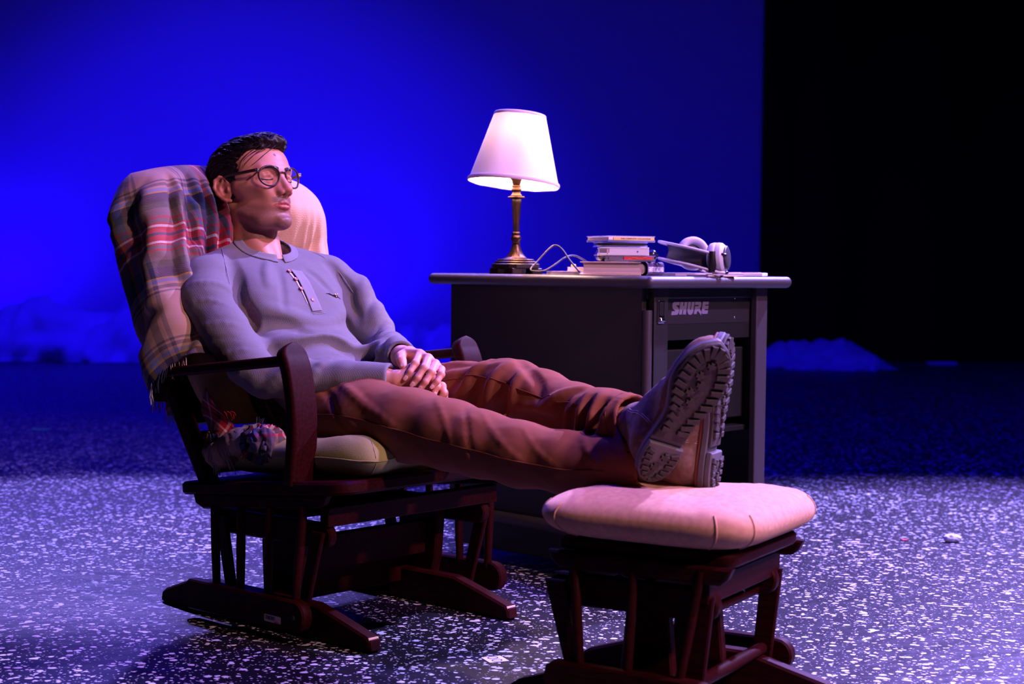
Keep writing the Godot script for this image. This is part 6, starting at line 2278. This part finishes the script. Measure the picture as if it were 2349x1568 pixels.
func sole_half(u: float, outer: bool) -> float:
	# half width of the sole at u (0 heel, 1 toe) on the outer or the inner side
	var pts := [0.020, 0.0345, 0.0375, 0.034, 0.036, 0.048, 0.056, 0.054, 0.042, 0.018] if outer else [0.020, 0.0335, 0.0355, 0.030, 0.027, 0.036, 0.049, 0.0505, 0.041, 0.018]
	var x := clampf(u, 0.0, 1.0) * 9.0
	var i := mini(int(x), 8)
	var p0: float = pts[maxi(i - 1, 0)]
	var p1: float = pts[i]
	var p2: float = pts[i + 1]
	var p3: float = pts[mini(i + 2, 9)]
	var t := x - i
	return 0.5 * (2.0 * p1 + (p2 - p0) * t + (2.0 * p0 - 5.0 * p1 + 4.0 * p2 - p3) * t * t + (3.0 * p1 - p0 - 3.0 * p2 + p3) * t * t * t)


# outline of the sole in (length, width); w > 0 is the outer side
func sole_outline(length: float, grow: float, from := 0.0, to := 1.0, n := 22) -> PackedVector2Array:
	var out := PackedVector2Array()
	for sd in [1.0, -1.0]:
		for i in n + 1:
			var q := float(i) / n
			var u := lerpf(from, to, q if sd > 0 else 1.0 - q)
			var e := 1.0
			if from <= 0.0:
				e *= sqrt(clampf(1.0 - pow(1.0 - clampf(u / 0.06, 0.0, 1.0), 2.0), 0.0, 1.0))
			if to >= 1.0:
				e *= sqrt(clampf(1.0 - pow(1.0 - clampf((1.0 - u) / 0.07, 0.0, 1.0), 2.0), 0.0, 1.0))
			var wd := sole_half(u, sd > 0) * e + grow
			var p := Vector2(u * length + grow * (u * 2.0 - 1.0), wd * sd)
			if out.is_empty() or out[-1].distance_to(p) > 0.0012:
				out.append(p)
	if out[0].distance_to(out[-1]) < 0.0012:
		out.remove_at(out.size() - 1)
	return out


func make_boots(t: Node3D) -> void:
	boot(t, "left boot crossed on top, sole towards the viewer", Transform3D(axes(Vector3(0.525, 0.851, 0.0), Vector3(-0.71, 0.438, -0.55)), Vector3(0.985, 0.426, 0.118)), -1.0, -0.046)
	boot(t, "right boot behind, its sole seen from the side", Transform3D(axes(Vector3(0.09, 0.995, -0.05), Vector3(-0.945, 0.085, 0.32)), Vector3(1.056, 0.397, -0.012)), 1.0, -0.018)


# boot frame: x from heel to toe, y from the tread up into the shoe; origin at the back of the heel's tread
func boot(t: Node3D, label: String, at_: Transform3D, outer: float, lean: float) -> void:
	var length := 0.322
	var x := at_
	var fl := func(p: Vector3) -> Vector3: return Vector3(p.x, p.y, p.z * outer)
	var f := SDF.new(Vector3(-0.055, 0.02, -0.075), Vector3(0.345, 0.20, 0.075), 0.0046)
	var put := func(a: Vector3, b: Vector3, ra: float, rb: float, k: float) -> void: f.cap(fl.call(a), fl.call(b), ra, rb, k)
	# last: heel cup, waist, ball, toe, instep, shaft
	f.ell(Vector3(0.048, 0.066, 0), Vector3(0.046, 0.045, 0.035), 0.02)
	put.call(Vector3(0.06, 0.055, 0.002), Vector3(0.16, 0.052, 0.004), 0.034, 0.034, 0.03)
	f.ell(fl.call(Vector3(0.215, 0.050, 0.004)), Vector3(0.075, 0.036, 0.049), 0.03)
	f.ell(fl.call(Vector3(0.272, 0.048, 0.001)), Vector3(0.045, 0.030, 0.040), 0.02)
	put.call(Vector3(0.225, 0.062, 0), Vector3(0.115, 0.115, 0), 0.028, 0.036, 0.03)
	put.call(Vector3(0.060, 0.085, 0), Vector3(0.056 + lean, 0.18, 0), 0.038, 0.043, 0.03)
	put.call(Vector3(0.095, 0.095, 0), Vector3(0.078 + lean, 0.18, 0), 0.036, 0.040, 0.03)
	f.plane(Vector3(0, 0.036, 0), Vector3(0, -1, 0), 0.004)
	f.plane(Vector3(0.06 + lean, 0.165, 0), Vector3(lean * 9.0, 1, 0), 0.004)
	f.cap(Vector3(0.066 + lean, 0.19, 0), Vector3(0.072 + lean * 0.3, 0.11, 0), 0.037, 0.033, 0.004, true)
	var n := FastNoiseLite.new()
	n.seed = 5
	n.frequency = 14.0
	f.warp(func(p: Vector3) -> float: return 0.0016 * n.get_noise_3dv(p) + 0.0014 * sin(p.x * 190.0) * exp(-pow((p.x - 0.20) / 0.03, 2.0)) * smoothstep(0.05, 0.08, p.y))
	var up := part("boot", f.net(MB.new(), null, x), mats.boot_leather, t)
	up.set_meta("label", label)
	var flat_ := Transform3D(Basis(Vector3.RIGHT, PI / 2), Vector3.ZERO)   # outline x,y -> x,z
	var lay := func(poly_: PackedVector2Array, y: float, h: float, bev: float) -> MB:
		var o := PackedVector2Array()
		for p in poly_:
			o.append(Vector2(p.x, p.y * outer))
		return MB.new().slab(o, h, bev if poly_.size() != 12 else 0.0005, x * Transform3D(Basis(Vector3.RIGHT, PI / 2), Vector3(0, y, 0)))
	part("welt", lay.call(sole_outline(length, 0.0025), 0.0355, 0.005, 0.0015), mats.boot_welt, up)
	part("midsole", lay.call(sole_outline(length, 0.004), 0.0255, 0.015, 0.003), mats.rubber_side, up)
	part("outsole", lay.call(sole_outline(length, 0.002, 0.30), 0.0145, 0.008, 0.002), mats.rubber, up)
	part("heel_block", lay.call(sole_outline(length, 0.003, 0.0, 0.27), 0.0125, 0.013, 0.0025), mats.rubber_side, up)
	# stitching along the heel counter and above the welt
	for sd in [1.0, -1.0]:
		for q in [[[0.10, 0.04], [0.098, 0.075], [0.088, 0.105], [0.076, 0.125], [0.066, 0.15]], [[0.104, 0.04], [0.102, 0.077], [0.092, 0.107], [0.080, 0.127], [0.070, 0.152]]]:
			var st := []
			for p in q:
				var s: Vector3 = f.hit(Vector3(p[0], p[1], 0.12 * sd), Vector3(0, 0, -sd))
				st.append(x * (s + Vector3(0, 0, sd * 0.0002)))
			part("stitching", MB.new().tube(smooth_path(st, 5), 0.0007, 5), mats.boot_thread, up)
	# treads round the edge
	var lug := func(poly_: PackedVector2Array, y: float) -> void:
		part("tread_lug", lay.call(poly_, y, 0.0065, 0.0012), mats.rubber, up)
	lugs(length, 0.335, 0.985, 12, 0.027, lug, 0.0076, false)
	lugs(length, 0.02, 0.245, 6, 0.019, lug, 0.0032, true)
	# crosses down the middle
	for q in [[0.855, 0.004], [0.775, -0.008], [0.715, 0.003], [0.655, -0.011], [0.59, 0.0], [0.525, -0.012], [0.19, 0.008], [0.11, -0.004]]:
		var c := Vector2(q[0] * length, q[1])
		var s := 0.0088
		var a := s * 0.42
		var cross_ := PackedVector2Array([c + Vector2(s, a), c + Vector2(a, a), c + Vector2(a, s), c + Vector2(-a, s), c + Vector2(-a, a), c + Vector2(-s, a), c + Vector2(-s, -a), c + Vector2(-a, -a), c + Vector2(-a, -s), c + Vector2(a, -s), c + Vector2(a, -a), c + Vector2(s, -a)])
		lug.call(cross_, 0.0076 if q[0] > 0.3 else 0.0032)


# bars round the edge of the sole between two lengths; each points at the middle line
func lugs(length: float, from: float, to: float, count: int, reach: float, lug: Callable, y: float, heel: bool) -> void:
	var o := sole_outline(length, 0.0, 0.0, 1.0, 90)
	# walk the edge from the near end of one side round the tip to the other
	var path := []
	for p in o:
		var u := p.x / length
		if u >= from and u <= to or heel and u < to or not heel and u > from:
			path.append(p)
	# put the walk in order by angle round a centre
	var c := Vector2((0.125 if heel else 0.62) * length, 0.0)
	path.sort_custom(func(a: Vector2, b: Vector2) -> bool: return fposmod((a - c).angle() + (PI if not heel else 0.0), TAU) < fposmod((b - c).angle() + (PI if not heel else 0.0), TAU))
	var run := [0.0]
	for i in range(1, path.size()):
		run.append(run[-1] + (path[i] as Vector2).distance_to(path[i - 1]))
	var total: float = run[-1]
	var number := count * 2 + (1 if heel else 2)
	var pitch := total / number
	for k in number:
		var ends := []
		for e in [0.17, 0.83]:
			var want: float = (k + e) * pitch
			var i := 1
			while i < run.size() - 1 and run[i] < want:
				i += 1
			var a: Vector2 = path[i - 1]
			ends.append(a.lerp(path[i], clampf((want - run[i - 1]) / maxf(run[i] - run[i - 1], 1e-6), 0.0, 1.0)))
		var mid: Vector2 = (ends[0] + ends[1]) / 2.0
		if (ends[0] as Vector2).distance_to(ends[1]) > 0.03:
			continue
		var aim := Vector2(clampf(mid.x, (0.07 if heel else 0.42) * length, (0.165 if heel else 0.84) * length), -0.002)
		aim.x = lerpf(aim.x, mid.x, 0.25) - (0.0 if heel else 0.012)
		var d := (aim - mid).normalized()
		var nn := Vector2(-d.y, d.x)
		var half := (ends[0] as Vector2).distance_to(ends[1]) / 2.0
		var tip := half * 0.82
		var r := minf(reach, mid.distance_to(aim) - 0.009)
		if r < 0.006:
			continue
		var m0 := mid + d * 0.0015
		var m1 := mid + d * r
		lug.call(PackedVector2Array([m0 + nn * half, m0 - nn * half, m1 - nn * tip, m1 + nn * tip]), y)


# ---------------------------------------------------------------- small things on the floor

func build_floor_bits() -> void:
	var t := thing("floor_marker", "square of white tape with a black figure on the floor in front of the chair", "tape", Vector3(-0.030, 0, -3.365), 24.0)
	part("tape_square", MB.new().slab(rounded_rect(0.046, 0.05, 0.002), 0.0012, 0.0003, Transform3D(Basis(Vector3.RIGHT, -PI / 2), Vector3(0, 0.0008, 0))), mats.tape_white, t)
	for k in 2:
		var ring := []
		for i in 20:
			var a := TAU * i / 20.0
			ring.append(Vector3(cos(a) * 0.011, 0.0016, (0.0115 if k else -0.0115) + sin(a) * 0.009))
		part("figure", MB.new().tube(ring, 0.0012, 6, false, 0.5, Vector3.UP, true), mats.print_black, t)
	strip("tape_strip", "strip of pale cyan glow tape on the dark floor left of the chair", Vector3(-2.40, 0, -7.97), Vector3(0.085, 0.0012, 0.05), 0.0, mats.tape_cyan)
	strip("tape_strip", "tiny cyan tape dot on the floor at the far right", Vector3(2.05, 0, -6.58), Vector3(0.03, 0.0012, 0.03), 15.0, mats.tape_cyan)
	strip("tape_strip", "tiny green tape scrap on the floor at the foot of the rack", Vector3(-0.225, 0, -4.62), Vector3(0.02, 0.0012, 0.014), 30.0, mats.tape_cyan)
	strip("paper_sliver", "narrow white paper sliver lying on the floor right of the footstool", Vector3(1.12, 0, -3.95), Vector3(0.05, 0.0014, 0.010), -14.0, mats.tape_white)
	strip("paper_sliver", "thin pale straw on the floor behind the sliver, right of the footstool", Vector3(1.09, 0, -4.85), Vector3(0.06, 0.0016, 0.005), -18.0, mats.tape_white)
	strip("paper_sliver", "small reddish scrap on the floor left of the white crumple", Vector3(1.245, 0, -4.92), Vector3(0.02, 0.004, 0.016), 10.0, mats.tape_red)
	strip("snow_scrap", "flat pale scrap of snow cloth on the dark floor at the far right", Vector3(3.9, 0, -14.2), Vector3(0.26, 0.03, 0.10), 4.0, mats.snow)
	var c := MB.new().cushion(Vector3(0.026, 0.012, 0.018), 2.2, null, 26, 14)
	for i in c.v.size():
		c.v[i].y = maxf(c.v[i].y + 0.008, 0.0)
	crinkle(c, 0.004, 60.0, 2)
	var o := part("snow_scrap", c, mats.snow, self)
	o.position = Vector3(1.39, 0.004, -4.90)
	tag(o, "small white crumple of snow cloth on the floor right of the footstool", "scrap")


func strip(called: String, label: String, p: Vector3, size: Vector3, turn: float, m: Material) -> void:
	var o := part(numbered(called), MB.new().rbox(size, size.y * 0.4, xf(Vector3(0, size.y / 2 + 0.0002, 0)), 1), m, self)
	o.position = p
	o.rotation_degrees.y = turn
	tag(o, label, "tape" if called == "tape_strip" else "scrap")
